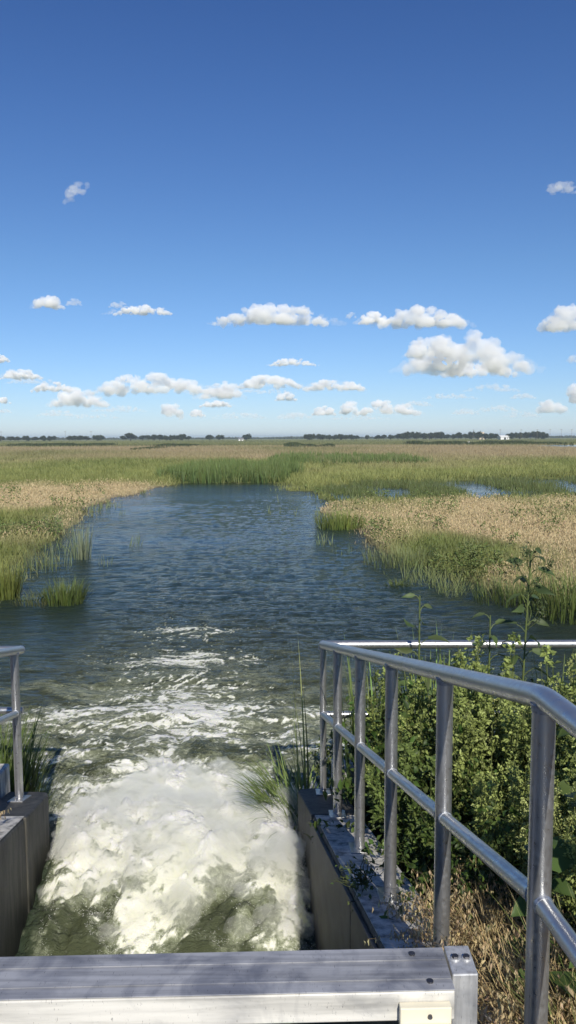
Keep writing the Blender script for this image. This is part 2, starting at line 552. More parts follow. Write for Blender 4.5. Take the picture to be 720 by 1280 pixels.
def field(x, y):
    """plant cover of the marsh: colour, height, density (0..1)"""
    d = shore(x, y)
    n1 = fbm(x * .16, y * .07, 4, 31); n2 = fbm(x * .5, y * .22, 3, 32); n3 = fbm(x * .02, y * .011, 3, 33)
    side = x > np.interp(y, [7, 60, 130, 300], [0, -1, -3, 0])
    # tan share
    tanL = sstep(33, 39, y + n2 * 3) * (1 - sstep(51, 56, y + n1 * 5)) * (1 - sstep(-8.5, -6.0, x + n2 * 2) * sstep(42, 52, y))
    tanR = sstep(12, 19, y + n2 * 2) * (1 - sstep(40, 43, y)) * np.clip(.46 + n1 * 2.0 + (sstep(20, 28, y) - .5) * .5, 0, 1)
    tanL = np.maximum(tanL, np.clip(.3 + n1 * 1.7, 0, .85) * (y < 36))
    tn = np.where(side, tanR, tanL)
    # seed-head haze further out
    pk = sstep(82, 120, y + n3 * 60 + n1 * 10) * (1 - sstep(300, 420, y + n3 * 90)) * np.clip(.92 + n3 * 1.2, 0, 1)
    pk = np.maximum(pk, .35 * sstep(.1, .4, n3) * (y > 300))
    lime = np.clip(.5 + n2 * .9 + n3, 0, 1)
    g = GREEN[None] * (1 - lime[:, None]) + LIME[None] * lime[:, None]
    # cattail belt, darker
    cat = sstep(56, 60, y) * (1 - sstep(72, 80, y)) * sstep(-10, -7.5, x + n2 * 4) * (1 - sstep(-1.5, 1.5, x + n2 * 4))
    cat2 = sstep(84, 90, y) * (1 - sstep(105, 112, y)) * sstep(-4, 0, x + n2 * 2) * (1 - sstep(13, 17, x + n2 * 3))
    cat = np.maximum(cat, cat2 * .8)
    g = g * (1 - cat[:, None] * .55) + (np.array((.10, .16, .05)) * .55)[None] * cat[:, None]
    col = g * (1 - tn[:, None]) + TAN[None] * tn[:, None]
    col = col * (1 - pk[:, None]) + PINK[None] * pk[:, None]
    far = sstep(270, 330, y)
    band = np.clip(.5 + fbm(x * .004, y * .02, 3, 35) * 2.2, 0, 1)
    fc = np.array((.14, .17, .06))[None] * (1 - band[:, None]) + np.array((.32, .32, .13))[None] * band[:, None]
    col = col * (1 - far[:, None] * .8) + fc * far[:, None] * .8
    h = .33 + .30 * sstep(50, 62, y) + cat * .55 + n2 * .12 - tn * .12
    h = h * np.where(d < 1.2, .75, 1)
    den = sstep(-.9, 1.8, d) ** 1.5
    return col, h, den, cat, tn, d


fc, fh, fd, _, _, fdd = field(GX.ravel(), GY.ravel())
near = (GY.ravel() < 9)
wet = sstep(.0, .8, fdd)[:, None]
GC = fc * .8 * wet + np.array((.05, .045, .03)) * (1 - wet)
GC[near] = SOIL
ground = np_mesh('ground', np.stack([GX.ravel(), GY.ravel(), GZ.ravel()], 1), grid_faces(len(gx), len(gy)), M['soil'], col=GC, smooth=True)
tag(ground, kind='structure')

# ------------------------------------------------------------------ water
wx = np.concatenate([-np.geomspace(3.2, 260, 110)[::-1], np.arange(-3.18, 2.6, .018), np.geomspace(2.6, 260, 110)])
wy = np.concatenate([np.arange(-9, 3.6, .15), np.arange(3.6, 9, .018), np.geomspace(9, 16, 260)[:-1], np.geomspace(16, 75, 330)[:-1], np.geomspace(75, 420, 60)])
WX, WY = np.meshgrid(wx, wy)


def water_fields(x, y):
    xa = x - (-.85 - .10 * (y - 6))                  # distance from the axis of the jet
    # ---- height
    warpx = fbm(x * .9, y * .9, 2, 50); warpy = fbm(x * .9, y * .9, 2, 51)
    half = .93 + .30 * np.clip(y - 6.0, 0, 3)
    core = (1 - sstep(half * .75, half * 1.25, np.abs(xa)))
    mound = .40 * np.exp(-((y - 5.7) / .85) ** 2) * (.8 + .45 * fbm(x * 1.5, y * 1.2, 2, 58)) + .08 * np.exp(-((y - 7.5) / .7) ** 2)
    mound = mound * core
    dip = -.22 * np.exp(-((y - 3.6) / 1.0) ** 2) * core
    boil = .07 * np.exp(-((y - 9.1) / .4) ** 2 - ((xa + .3) / 1.5) ** 2) + .06 * np.exp(-((y - 8.1) / .35) ** 2 - ((xa - .1) / 1.0) ** 2) + .05 * np.exp(-((y - 10.8) / .35) ** 2 - ((xa - .1) / 1.3) ** 2)
    turb = np.exp(-np.clip(y - 6.3, 0, 99) / 2.6) * (1 - sstep(half + .6, half + 2.2, np.abs(xa))) * sstep(3.9, 5.4, y)
    wxx = x + warpx * .35; wyy = y + warpy * .35
    b1 = np.abs(pnoise(wxx * 2.6, wyy * 2.2, 60)); b2 = np.abs(pnoise(wxx * 5.5, wyy * 5, 61)); b3 = np.abs(pnoise(wxx * 12, wyy * 11, 62)); b4 = np.abs(pnoise(wxx * 24, wyy * 23, 63))
    lump = .12 * b1 + .070 * b2 + .045 * b3 + .026 * b4
    z = mound + dip + boil + turb * lump
    # choppy waves everywhere, long crests across the view
    ch = sstep(6, 9, y)
    s1 = ridged(x * .55 + warpx * .3, y * 1.3 + warpy * .3, 4, 70, .6)
    s2 = fbm(x * 1.6, y * 3.2, 3, 75)
    amp = .035 * (.45 + .9 * np.exp(-np.clip(y - 9, 0, 99) / 9)) * (y < 120)
    z = z + ch * amp * (s1 * .8 + s2 * .9 - .3)
    # ---- foam cover
    hi = lump / .12
    E = core * sstep(4.45, 5.2, y + .62 * fbm(x * 2.2, y * 2, 3, 80) + .22 * fbm(x * 11, y * 9, 4, 82, .65)) * (1 - sstep(6.2, 8.3, y + .9 * np.abs(xa) - .25 + .9 * warpx + .5 * fbm(x * 3, y * 3, 3, 83)))
    ring = np.exp(-((np.hypot(xa / 1.9, (y - 6.6) / 1.0) - 2.75 + warpy * .25) / .30) ** 2) * (y > 7)
    ring2 = np.exp(-((np.hypot((xa - .35) / 1.3, (y - 7.2) / .75) - 1.5 + warpx * .3) / .26) ** 2) * (y > 7)
    fan = (1 - sstep(.9 + .28 * (y - 5.5), 1.5 + .45 * (y - 5.5), np.abs(xa))) * sstep(5.5, 6.6, y) * np.exp(-np.clip(y - 8.0, 0, 99) / 2.4)
    trail = np.exp(-((xa + .2 + .35 * warpx) / (1.0 + .03 * y)) ** 2) * np.exp(-np.clip(y - 9, 0, 99) / 14.0) * sstep(8, 9, y)
    ring3 = np.exp(-((np.hypot(xa / 2.0, (y - 6.6) / 1.0) - 6.9 + warpy * .5) / .28) ** 2) * (y > 11) + .8 * np.exp(-((np.hypot((xa + 1.2) / 2.4, (y - 6.6) / 1.0) - 5.0 + warpx * .5) / .22) ** 2) * (y > 10)
    env = np.clip(E * 1.15 + fan * .52 + ring * .22 + ring2 * .22 + trail * .52 + ring3 * .42 * np.exp(-(xa / 1.9) ** 2) + .07 * sstep(7, 9, y) * np.exp(-np.clip(y - 10, 0, 99) / 5) + .10 * fbm(x * .9, y * .7, 3, 99) * (y < 22), 0, 1.4)
    w3 = fbm(x * 3.0, y * 4.5, 3, 98) * .16
    q = ridged(wxx * 1.9 + warpy * .5 + w3, wyy * 3.4 + w3 * 2, 5, 90, .66)          # filaments
    q2 = ridged(wxx * 5.5 + w3 * 3, wyy * 9 - w3 * 3, 4, 95, .7)
    pat = .55 * q + .45 * q2
    thr = .93 - np.clip(env, 0, 1.1) * .62
    crest = sstep(thr, thr + .20, pat) * np.clip(.72 + env * .6, 0, 1) * sstep(.03, .12, env)
    veil = .40 * sstep(.12, .85, env * 1.0 + .75 * fbm(wxx * 1.4, wyy * 2.2, 4, 100, .6) + .30 * (q2 - .4))
    veil = veil * (1 - .65 * sstep(9.5, 13, y))
    foam = np.maximum(crest, veil)
    dense = sstep(.85, 1.20, env + .45 * (pat - .45))
    foam = np.maximum(foam, dense * np.clip(.60 + .30 * hi + .55 * (pat - .4) + .25 * fbm(x * 1.7, y * 1.7, 2, 84), 0, 1))
    aer = np.clip(core * sstep(3, 4.6, y) * .9 + fan * .95 + ring2 * .2 + trail * .3 + .25 * sstep(6, 8, y), 0, 1) * (1 - sstep(9.5, 17, y))
    return z, foam, aer


WZ, WFo, WA = water_fields(WX, WY)
WW = (.20 + .85 * np.exp(-np.clip(WY - 10, 0, 999) / 16)) * np.clip(1 + 1.1 * fbm(WX * .12 + .3 * fbm(WX * .3, WY * .1, 2, 41), WY * .17, 3, 40), .25, 1.7) * (1 - .6 * sstep(41, 43, WY) * (WX > 1.5))
m, n, l, p = new_mat('river_water')
af = n.new('ShaderNodeAttribute'); af.attribute_name = 'foam'
aa = n.new('ShaderNodeAttribute'); aa.attribute_name = 'aer'
fn = noise_node(n, l, 17, 8, .80, dist=.9)
fr = ramp(n, l, fn.outputs[0], [(.30, (.0,) * 3), (.72, (1,) * 3)])
ma = n.new('ShaderNodeMath'); ma.operation = 'MULTIPLY_ADD'; ma.inputs[1].default_value = .9   # foam*... + (noise-.5)*
su = n.new('ShaderNodeMath'); su.operation = 'SUBTRACT'; su.inputs[1].default_value = .5
l.new(fr.outputs[0], su.inputs[0]); l.new(su.outputs[0], ma.inputs[0])
gate = n.new('ShaderNodeMath'); gate.operation = 'MULTIPLY'
pw = n.new('ShaderNodeMath'); pw.operation = 'POWER'; pw.inputs[1].default_value = .5; l.new(af.outputs['Fac'], pw.inputs[0])
l.new(pw.outputs[0], gate.inputs[0]); gate.inputs[1].default_value = .95
l.new(gate.outputs[0], ma.inputs[1]); l.new(af.outputs['Fac'], ma.inputs[2])
body = mix(n, l, aa.outputs['Fac'], (.018, .032, .024), (.070, .080, .042))
thin = ramp(n, l, ma.outputs[0], [(.06, (0,) * 3), (.48, (1,) * 3)])
c1 = mix(n, l, thin.outputs[0], body, (.30, .33, .22))
thick = ramp(n, l, ma.outputs[0], [(.36, (0,) * 3), (.86, (1,) * 3)])
c2 = mix(n, l, thick.outputs[0], c1, (.90, .90, .78))
l.new(c2, p.inputs['Base Color'])
rg = ramp(n, l, ma.outputs[0], [(.08, (.07,) * 3), (.45, (.65,) * 3)])
l.new(rg.outputs[0], p.inputs['Roughness'])
p.inputs['IOR'].default_value = 1.33; p.inputs['Specular IOR Level'].default_value = .4
w1 = noise_node(n, l, 1.5, 7, .68, stretch=(1.4, 4.0, 1), dist=.5)
w2 = noise_node(n, l, 9, 4, .6, stretch=(1, 2.0, 1))
ms = n.new('ShaderNodeMath'); ms.operation = 'MULTIPLY_ADD'; ms.inputs[1].default_value = .18
l.new(w2.outputs[0], ms.inputs[0]); l.new(w1.outputs[0], ms.inputs[2])
b1 = bump(n, l, ms.outputs[0], .8, .21, p.inputs['Normal'])
aw = n.new('ShaderNodeAttribute'); aw.attribute_name = 'wav'; l.new(aw.outputs['Fac'], b1.inputs['Strength'])
fb = n.new('ShaderNodeBump'); fb.inputs['Strength'].default_value = .55; fb.inputs['Distance'].default_value = .03
l.new(fn.outputs[0], fb.inputs['Height']); l.new(b1.outputs[0], fb.inputs['Normal'])
mx = n.new('ShaderNodeMix'); mx.data_type = 'VECTOR'
l.new(thin.outputs[0], mx.inputs[0]); l.new(b1.outputs[0], mx.inputs[4]); l.new(fb.outputs[0], mx.inputs[5]); l.new(mx.outputs[1], p.inputs['Normal'])
p.inputs['Subsurface Radius'].default_value = (.30, .32, .20); p.inputs['Subsurface Scale'].default_value = 1
sw = ramp(n, l, ma.outputs[0], [(.45, (0,) * 3), (.8, (.8,) * 3)]); l.new(sw.outputs[0], p.inputs['Subsurface Weight'])
M['water'] = m
water = np_mesh('water', np.stack([WX.ravel(), WY.ravel(), WZ.ravel()], 1), grid_faces(len(wx), len(wy)), M['water'], smooth=True, attrs={'foam': WFo.ravel(), 'aer': WA.ravel(), 'wav': WW.ravel()})
tag(water, kind='structure')

# spray thrown up by the boil
M['foamwhite'] = mat_plain('spray_drop', (.85, .85, .8), .3, 0, .03)
ico_v = np.array([(0, 0, 1), (1, 0, 0), (0, 1, 0), (-1, 0, 0), (0, -1, 0), (0, 0, -1.)])
ico_f = np.array([(0, 1, 2), (0, 2, 3), (0, 3, 4), (0, 4, 1), (5, 2, 1), (5, 3, 2), (5, 4, 3), (5, 1, 4)])
N = 60000
py_ = rng.uniform(4.7, 7.4, N); px_ = (-.85 - .1 * (py_ - 6)) + rng.uniform(-1, 1, N) * (.9 + .15 * (py_ - 5))
zz, ff, _ = water_fields(px_, py_)
hh = rng.exponential(.026, N) * (1 + (rng.random(N) < .15) * 6) * np.clip(1 + 2.5 * fbm(px_ * 2.5, py_ * 2, 3, 59), .2, 4)
keep = (ff > .10) & (fbm(px_ * 3, py_ * 3, 3, 57) + rng.normal(0, .15, N) > -.1)
P = np.stack([px_, py_, zz + hh + .004], 1)[keep]; rr = (rng.uniform(.0010, .0042, N) * np.exp(-hh * 2.5))[keep]
rr = rr * np.where(ff[keep] < .45, .6, 1.0)
V = P[:, None] + ico_v[None] * rr[:, None, None]
F = ico_f[None] + (np.arange(len(P)) * 6)[:, None, None]
tag(np_mesh('spray', V.reshape(-1, 3), F.reshape(-1, 3), M['foamwhite'], smooth=True), 'white droplets flung up from the boiling foam below the gate', 'spray', kind='stuff')


# fine mist hanging on the boil: a closed body filled with droplets
import bmesh
bm = bmesh.new()
for i in range(760):
    yy0 = 4.85 + 2.6 * rng.random() ** 1.25
    xx0 = (-.85 - .1 * (yy0 - 6)) + rng.uniform(-.92, .92) * (1 if yy0 < 6.4 else max(.35, 1 - (yy0 - 6.4) * .6))
    z0_, f0_, _ = water_fields(np.array([xx0]), np.array([yy0]))
    if f0_[0] < .35 or yy0 > 6.9 and rng.random() < .6: continue
    rad_ = rng.uniform(.02, .085) * (1 + (rng.random() < .12) * .7)
    bmesh.ops.create_icosphere(bm, subdivisions=2, radius=rad_, matrix=Matrix.Translation((xx0, yy0, float(z0_[0]) + rad_ * rng.uniform(-.3, .7))) @ Matrix.Diagonal((1.3, 1, rng.uniform(.6, 1.3), 1)))
me = bpy.data.meshes.new('spray_mist'); bm.to_mesh(me); bm.free()
o = bpy.data.objects.new('spray_mist', me); C.objects.link(o)
rm = o.modifiers.new('remesh', 'REMESH'); rm.mode = 'VOXEL'; rm.voxel_size = .016
tx = bpy.data.textures.new('puff', 'CLOUDS'); tx.noise_scale = .055; tx.noise_depth = 5
dm = o.modifiers.new('puff', 'DISPLACE'); dm.texture = tx; dm.strength = .09; dm.mid_level = .5; dm.texture_coords = 'LOCAL'
ev = o.evaluated_get(bpy.context.evaluated_depsgraph_get()); me2 = bpy.data.meshes.new_from_object(ev); o.modifiers.clear(); o.data = me2; me2.materials.clear()
m = bpy.data.materials.new('mist'); m.use_nodes = True
n = m.node_tree.nodes; l = m.node_tree.links
n.remove(n['Principled BSDF'])
v = n.new('ShaderNodeVolumePrincipled'); v.inputs['Color'].default_value = (.99, .99, .93, 1); v.inputs['Density'].default_value = 4.5
l.new(v.outputs[0], n['Material Output'].inputs['Volume'])
me2.materials.append(m); tag(o, 'fine white mist and froth hanging over the boiling foam', 'mist', kind='stuff')


# ------------------------------------------------------------------ concrete walls
def wall_run(fin, sgn, y0, y1, name, label):
    """channel wall with a sloping top; fin(Y) inner face, thickness away from the channel"""
    t = empty(name, (fin(y1) + sgn * .15, y1, 0), label=label, cat='wall')
    mb = MB()
    inv = Matrix.Translation(t.location).inverted()
    ys = list(np.linspace(y0, 1.95, 3)) + list(np.linspace(1.95, y1, 14))[1:]
    prof = []
    for Y in ys:
        z = wall_z(max(Y, 1.95)); a = fin(Y); b = a + sgn * .31
        bv = .018
        prof.append([(a, Y, -.7), (a, Y, z - bv), (a + sgn * bv, Y, z), (b - sgn * bv, Y, z), (b, Y, z - bv), (b, Y, -.7)])
    V = [tuple(inv @ Vector(q)) for pr in prof for q in pr]; F = []
    for i in range(len(prof) - 1):
        for k in range(6):
            A, B = i * 6 + k, i * 6 + (k + 1) % 6
            F.append((A, B, B + 6, A + 6))
    F.append(tuple(range(6))); F.append(tuple((len(prof) - 1) * 6 + k for k in range(6)))
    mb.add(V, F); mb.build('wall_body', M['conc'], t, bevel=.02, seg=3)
    q = []
    for dz in (.001, .007):
        for Y, o_ in ((1.2, .012), (1.2, .298), (5.12, .298), (5.12, .012)): q.append(tuple(inv @ Vector((fin(Y) + sgn * o_, Y, wall_z(max(Y, 1.95)) + dz))))
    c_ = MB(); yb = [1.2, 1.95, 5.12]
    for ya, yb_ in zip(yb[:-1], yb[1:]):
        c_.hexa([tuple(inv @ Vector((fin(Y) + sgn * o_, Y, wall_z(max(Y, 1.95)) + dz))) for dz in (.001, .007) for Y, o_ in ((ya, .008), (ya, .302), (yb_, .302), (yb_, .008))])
    c_.build('sunlit_top_slab', M['cap'], t)  # added thin slab, its pale colour stands in for sunlight on the slope
    return t


rw = wall_run(r_in, 1, -3, 5.70, 'channel_wall', 'weathered grey concrete channel wall right of the foaming water, under the long railing')
lw = wall_run(l_in, -1, -3, 5.62, 'channel_wall', 'dark stained concrete channel wall left of the foaming water at the photo edge')


def end_block(t, fin, sgn, y0, y1, inset):
    inv = Matrix.Translation(t.location).inverted()
    mb = MB(); a0, a1 = fin(y0) - sgn * inset, fin(y1) - sgn * inset
    nseg = 5; pr = []
    b = .32 + inset
    # rounded nose at the far end
    P2 = [(a0, y0), (a1, y1 - .10), (a1 + sgn * .03, y1 - .03), (a1 + sgn * .10, y1), (a1 + sgn * b, y1), (a0 + sgn * b, y0)]
    if sgn < 0: P2 = P2
    k = len(P2); V = [(x, y, -.7) for x, y in P2] + [(x, y, wall_z(y) + .004) for x, y in P2]
    V = [tuple(inv @ Vector(q)) for q in V]
    F = [tuple(range(k)), tuple(range(k, 2 * k))] + [(i, (i + 1) % k, (i + 1) % k + k, i + k) for i in range(k)]
    mb.add(V, F); mb.build('end_pier', M['conc'], t, bevel=.012)


end_block(rw, r_in, 1, 5.15, 5.97, .012)
end_block(lw, l_in, -1, 5.10, 5.88, .012)
# flat dark plates on the upper part of the right wall, with a joint
inv = Matrix.Translation(rw.location).inverted()
for (a, b) in ((2.25, 3.62), (3.63, 5.13)):
    mb = MB(); x0, x1 = r_in(a), r_in(b)
    mb.hexa([tuple(inv @ Vector(q)) for q in [(x0 - .022, a, -.6), (x0 - .002, a, -.6), (x1 - .002, b, -.6), (x1 - .022, b, -.6), (x0 - .022, a, wall_z(a) - .03), (x0 - .002, a, wall_z(a) - .03), (x1 - .002, b, wall_z(b) - .03), (x1 - .022, b, wall_z(b) - .03)]])
    mb.build('face_plate', M['plate_dark'], rw, bevel=.003)

# return walls facing the camera
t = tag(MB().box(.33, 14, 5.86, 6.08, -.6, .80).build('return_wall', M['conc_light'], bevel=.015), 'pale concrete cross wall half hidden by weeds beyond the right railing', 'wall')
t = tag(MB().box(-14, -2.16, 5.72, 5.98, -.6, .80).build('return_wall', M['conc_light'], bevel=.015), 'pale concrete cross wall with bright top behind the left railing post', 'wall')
# deck the photographer stands on
dk = tag(MB().box(-2.5, 1.3, -3.5, .35, 1.34, 1.50).build('deck', M['conc'], bevel=.01), kind='structure')

# ------------------------------------------------------------------ railings
PR, RR = .0302, .0302


def bend_path(pts, r, n=6):
    pts = [Vector(p) for p in pts]; out = [pts[0]]
    for i in range(1, len(pts) - 1):
        a, b, c_ = pts[i - 1], pts[i], pts[i + 1]
        u = (a - b).normalized() * r; v = (c_ - b).normalized() * r
        for k in range(n + 1):
            t = k / n; out.append((b + u) * (1 - t) ** 2 + b * 2 * t * (1 - t) + (b + v) * t * t)
    out.append(pts[-1]); return out


def railing(name, label, frail, ys, top_off, mid_off, ret, near_y):
    Yc = 1.95
    root = empty(name, (frail(5.8), 5.8, wall_z(5.8)), label=label, cat='railing')
    inv = Matrix.Translation(root.location).inverted()
    T = lambda q: inv @ Vector(q)
    zt = lambda Y: wall_z(max(Y, Yc)) + top_off
    zm = lambda Y: wall_z(max(Y, Yc)) + mid_off
    # rails
    path = ([(frail(near_y), near_y, zt(Yc))] if near_y < Yc else []) + [(frail(Yc), Yc, zt(Yc)), (frail(5.8), 5.8, zt(5.8))]
    MB().tube([T(q) for q in bend_path(path, .05)], RR, 24).build('top_rail', M['galv'], root, smooth='auto')
    zr = zt(5.8)
    MB().tube([T((frail(5.8), 5.8, zr)), T((ret[0], ret[1], zr + ret[2]))], RR, 20).build('top_rail', M['galv'], root, smooth='auto')
    k = MB().sphere(T((frail(5.8), 5.8, zr)), RR * 1.09, 16, 10).build('corner_joint', M['weld'], root, smooth=True)
    yy = sorted(ys) 
    if near_y < Yc: yy = [near_y] + yy
    allp = yy
    for a, b in zip(allp[:-1], allp[1:]):
        MB().tube([T((frail(a), a, zm(a))), T((frail(b), b, zm(b)))], RR * .80, 20).build('mid_rail', M['galv'], root, smooth='auto')
    MB().tube([T((frail(5.8), 5.8, zm(5.8))), T((ret[0], ret[1], zm(5.8) + ret[2]))], RR * .80, 16).build('mid_rail', M['galv'], root, smooth='auto')
    for Y in yy:
        z0 = wall_z(max(Y, Yc)); z1 = zt(Y); x = frail(Y)
        po = MB().tube([T((x, Y, z0)), T((x, Y, z1 - .012))], PR * (.80 if Y > 5.7 else .98), 24).build('post', M['galv'], root, smooth='auto')
        # weld collars where the rails meet the post
        w1_ = MB()
        w1_.tube([T((x, Y, z1 - RR - .005)), T((x, Y, z1 - RR * .5))], [PR * 1.03, PR * 1.13], 20)
        w1_.build('weld', M['weld'], po, smooth='auto')
        for dy in (-1, 1):
            if Y + dy * .1 > 5.85 : continue
            dz = -.228 * dy if Y + dy * .01 > Yc else 0
            a = Vector((x + K_W * dy * PR * .9, Y + dy * PR * .9, zm(Y) + dz * PR)); b = a + Vector((K_W * dy, dy, dz)).normalized() * .010
            MB().tube([T(a), T(b)], [RR * .90, RR * .83], 18).build('weld', M['weld'], po, smooth='auto')
        # base plate with two anchor bolts
        sl_ = .228 if Y > Yc + .1 else 0
        bp = MB().hexa([T((x + dx, Y + dy, z0 - sl_ * dy + dz + .003)) for dz in (0, .011) for dx, dy in ((-.055, -.10), (.055, -.10), (.055, .10), (-.055, .10))]).build('base_plate', M['galv'], root, bevel=.002)
        for dy in (-.075, .075):
            MB().tube([T((x, Y + dy, z0 - sl_ * dy + .012)), T((x, Y + dy, z0 - sl_ * dy + .034))], .009, 6).build('anchor_bolt', M['galv'], bp)
    # posts on the return
    dx = ret[0] - frail(5.8)
    for f in (.45, .9):
        x = frail(5.8) + dx * f; Y = 5.8 + (ret[1] - 5.8) * f + .0
        MB().tube([T((x, Y, .78)), T((x, Y, zr + ret[2] * f - .012))], PR * .8, 16).build('post', M['galv'], root, smooth='auto')
    return root


railing('pipe_railing', 'long galvanised pipe railing stepping down the right wall beside the weeds', r_rail, [1.95, 2.78, 3.60, 4.36, 5.135, 5.8], 1.141, .61, (6.5, 5.86, -.02), .9)
railing('pipe_railing', 'short end of galvanised pipe railing at the left edge above the reeds', l_rail, [1.95, 2.9, 3.85, 4.8, 5.62], 1.11, .65, (-8, 5.80, 0), 1.95)

# ------------------------------------------------------------------ gate frame (beam across the channel)
BZ = 1.905
g = empty('gate_frame', (-.6, 1.99, 1.5), label='weathered aluminium gate beam spanning the channel in the foreground', cat='gate frame')
inv = Matrix.Translation(g.location).inverted(); T = lambda q: inv @ Vector(q)


def gbox(x0, x1, y0, y1, z0, z1, sk=-.028, mb=None):
    mb = mb or MB()
    mb.hexa([T((x, y + sk * (.4 - x) * -1 * 0 + (x - .4) * .028, z)) for z in (z0, z1) for x, y in ((x0, y0), (x1, y0), (x1, y1), (x0, y1))])
    return mb


beam = gbox(-2.35, .418, 1.905, 2.075, BZ - .082, BZ - .004).build('cross_beam', M['alu_front'], g, bevel=.004)
gbox(-2.35, .418, 1.906, 2.074, BZ - .0035, BZ).build('shaded_top_skin', M['alu_top'], g, bevel=.001)  # added skin that carries the painted shade of the beam top
# drawn ridges along the top
for yy_ in (1.946, 2.022):
    gbox(-2.35, .416, yy_, yy_ + .0035, BZ + .0005, BZ + .0018).build('rib', M['alu_top'], beam)
for (bx, by) in ((.33, 2.045), (.36, 1.935)):
    MB().tube([T((bx, by, BZ)), T((bx, by, BZ + .004))], .0085, 14).build('bolt', M['bolt'], beam)
post = MB()
gbox(.424, .492, 1.965, 2.085, -.4, BZ - .002, mb=post)
po = post.build('guide_post', M['alu_post'], g, bevel=.004)
for bx in (.444, .474):
    MB().tube([T((bx, 2.03, BZ - .002)), T((bx, 2.03, BZ + .007))], .009, 6).build('bolt', M['bolt'], po)
    MB().tube([T((bx, 2.03, BZ - .002)), T((bx, 2.03, BZ + .001))], .0125, 14).build('washer', M['alu_post'], po)
gbox(.275, .405, 1.878, 1.903, BZ - .12, BZ - .028).build('side_seal', M['seal'], g, bevel=.003)
gbox(.280, .403, 1.84, 1.878, BZ - .30, BZ - .068).build('side_seal', M['seal'], g, bevel=.003)
gbox(-2.02, -1.95, 1.965, 2.085, -.4, BZ - .086).build('guide_post', M['alu_post'], g, bevel=.004)
MB().tube([T((.350, 1.877, BZ - .05)), T((.350, 1.872, BZ - .05))], .006, 10).build('bolt', M['bolt'], g)


# ------------------------------------------------------------------ marsh vegetation (far too many blades to count)
def scatter(n_, y0, y1, xpad, power=1.6):
    """sample the wedge of ground in front of the structure, thinner with distance"""
    u = rng.random(n_)
    a = 1 - power
    y = (y0 ** a + u * (y1 ** a - y0 ** a)) ** (1 / a)
    x = rng.uniform(-1, 1, n_) * (y * .44 + xpad)
    return x, y


def marsh(n_, y0, y1, name, label, cat, sel, seg, wscale, mat, hmul=1.0, power=2.0):
    x, y = scatter(n_, y0, y1, 3, power)
    col, h, den, cat_, tn, d = field(x, y)
    k = sel(x, y, d, tn, cat_) & (rng.random(n_) < den)
    x, y, col, h, d, tn, cat_ = x[k], y[k], col[k], h[k], d[k], tn[k], cat_[k]
    nn = len(x)
    z = np.maximum(ground_z(x, y), -.1)
    L = h * rng.uniform(.55, 1.25, nn) * hmul
    W = np.clip(y * .00085, .006, .6) * rng.uniform(.6, 1.5, nn) * wscale
    lean = np.abs(rng.normal(0, .16, nn)) + tn * .12
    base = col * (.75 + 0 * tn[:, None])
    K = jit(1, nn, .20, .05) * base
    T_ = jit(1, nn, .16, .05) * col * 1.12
    f = Fol()
    fa = rng.normal(0, .7, nn)                       # blades turn every way, most of them broadside on to the open side
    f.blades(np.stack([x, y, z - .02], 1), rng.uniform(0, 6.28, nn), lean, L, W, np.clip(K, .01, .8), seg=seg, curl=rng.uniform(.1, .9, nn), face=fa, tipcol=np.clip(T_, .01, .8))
    tag(f.build(name, mat), label, cat, kind='stuff')


notstrip = lambda x, y, d, tn, c: (d > -.9)
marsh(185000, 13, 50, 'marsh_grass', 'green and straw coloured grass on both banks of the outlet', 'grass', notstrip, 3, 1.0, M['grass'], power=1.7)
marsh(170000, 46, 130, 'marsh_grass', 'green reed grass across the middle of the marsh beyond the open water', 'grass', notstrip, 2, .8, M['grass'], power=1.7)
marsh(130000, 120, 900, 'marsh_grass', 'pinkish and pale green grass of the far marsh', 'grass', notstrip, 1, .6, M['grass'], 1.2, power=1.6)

# seed heads: tan fluff above the straw-coloured patches
x, y = scatter(60000, 14, 56, 3, 1.7)
col, h, den, cat_, tn, d = field(x, y)
k = (tn > .35) & (d > .25); x, y, h = x[k], y[k], h[k]; nn = len(x)
z = ground_z(x, y) + h * rng.uniform(.5, 1.15, nn)
f = Fol()
D = nrm(rng.normal(0, .5, (nn, 3)) + np.array([0, 0, 1.]))
f.leaves(np.stack([x, y, z], 1), D, rng.normal(0, 1, (nn, 3)) + np.array([0, -1.2, .3]), rng.uniform(.04, .10, nn), np.clip(y * .0011, .015, .06) * rng.uniform(.6, 1.3, nn), jit((.60, .48, .28), nn, .10, .03))
tag(f.build('seed_heads', M['dry']), 'straw coloured seed heads over the dry patches of the marsh', 'seed heads', kind='stuff')

# broad green weeds inside the dry patch on the right and along both banks
x, y = scatter(14000, 14, 50, 3, 1.6)
col, h, den, cat_, tn, d = field(x, y)
pat = fbm(x * .45, y * .2, 3, 44)
k = (d > .1) & ((pat > .20) | ((d < 1.2) & (pat > .08))); x, y = x[k], y[k]; nn = len(x)
cl = 7
P = np.stack([x, y, ground_z(x, y)], 1).repeat(cl, 0); P[:, :2] += rng.normal(0, .07, (nn * cl, 2)); P[:, 2] += rng.uniform(.05, .5, nn * cl)
f = Fol()
f.leaves(P, rng.normal(0, 1, (len(P), 3)) + np.array([0, 0, .4]), rng.normal(0, .6, (len(P), 3)) + np.array([0, -.4, .9]), rng.uniform(.06, .14, len(P)), np.clip(P[:, 1] * .0018, .02, .07), jit((.15, .19, .06), len(P), .25, .06))
tag(f.build('leafy_weeds', M['leaf']), 'low dark green leafy weeds among the marsh grass by the banks', 'weeds', kind='stuff')

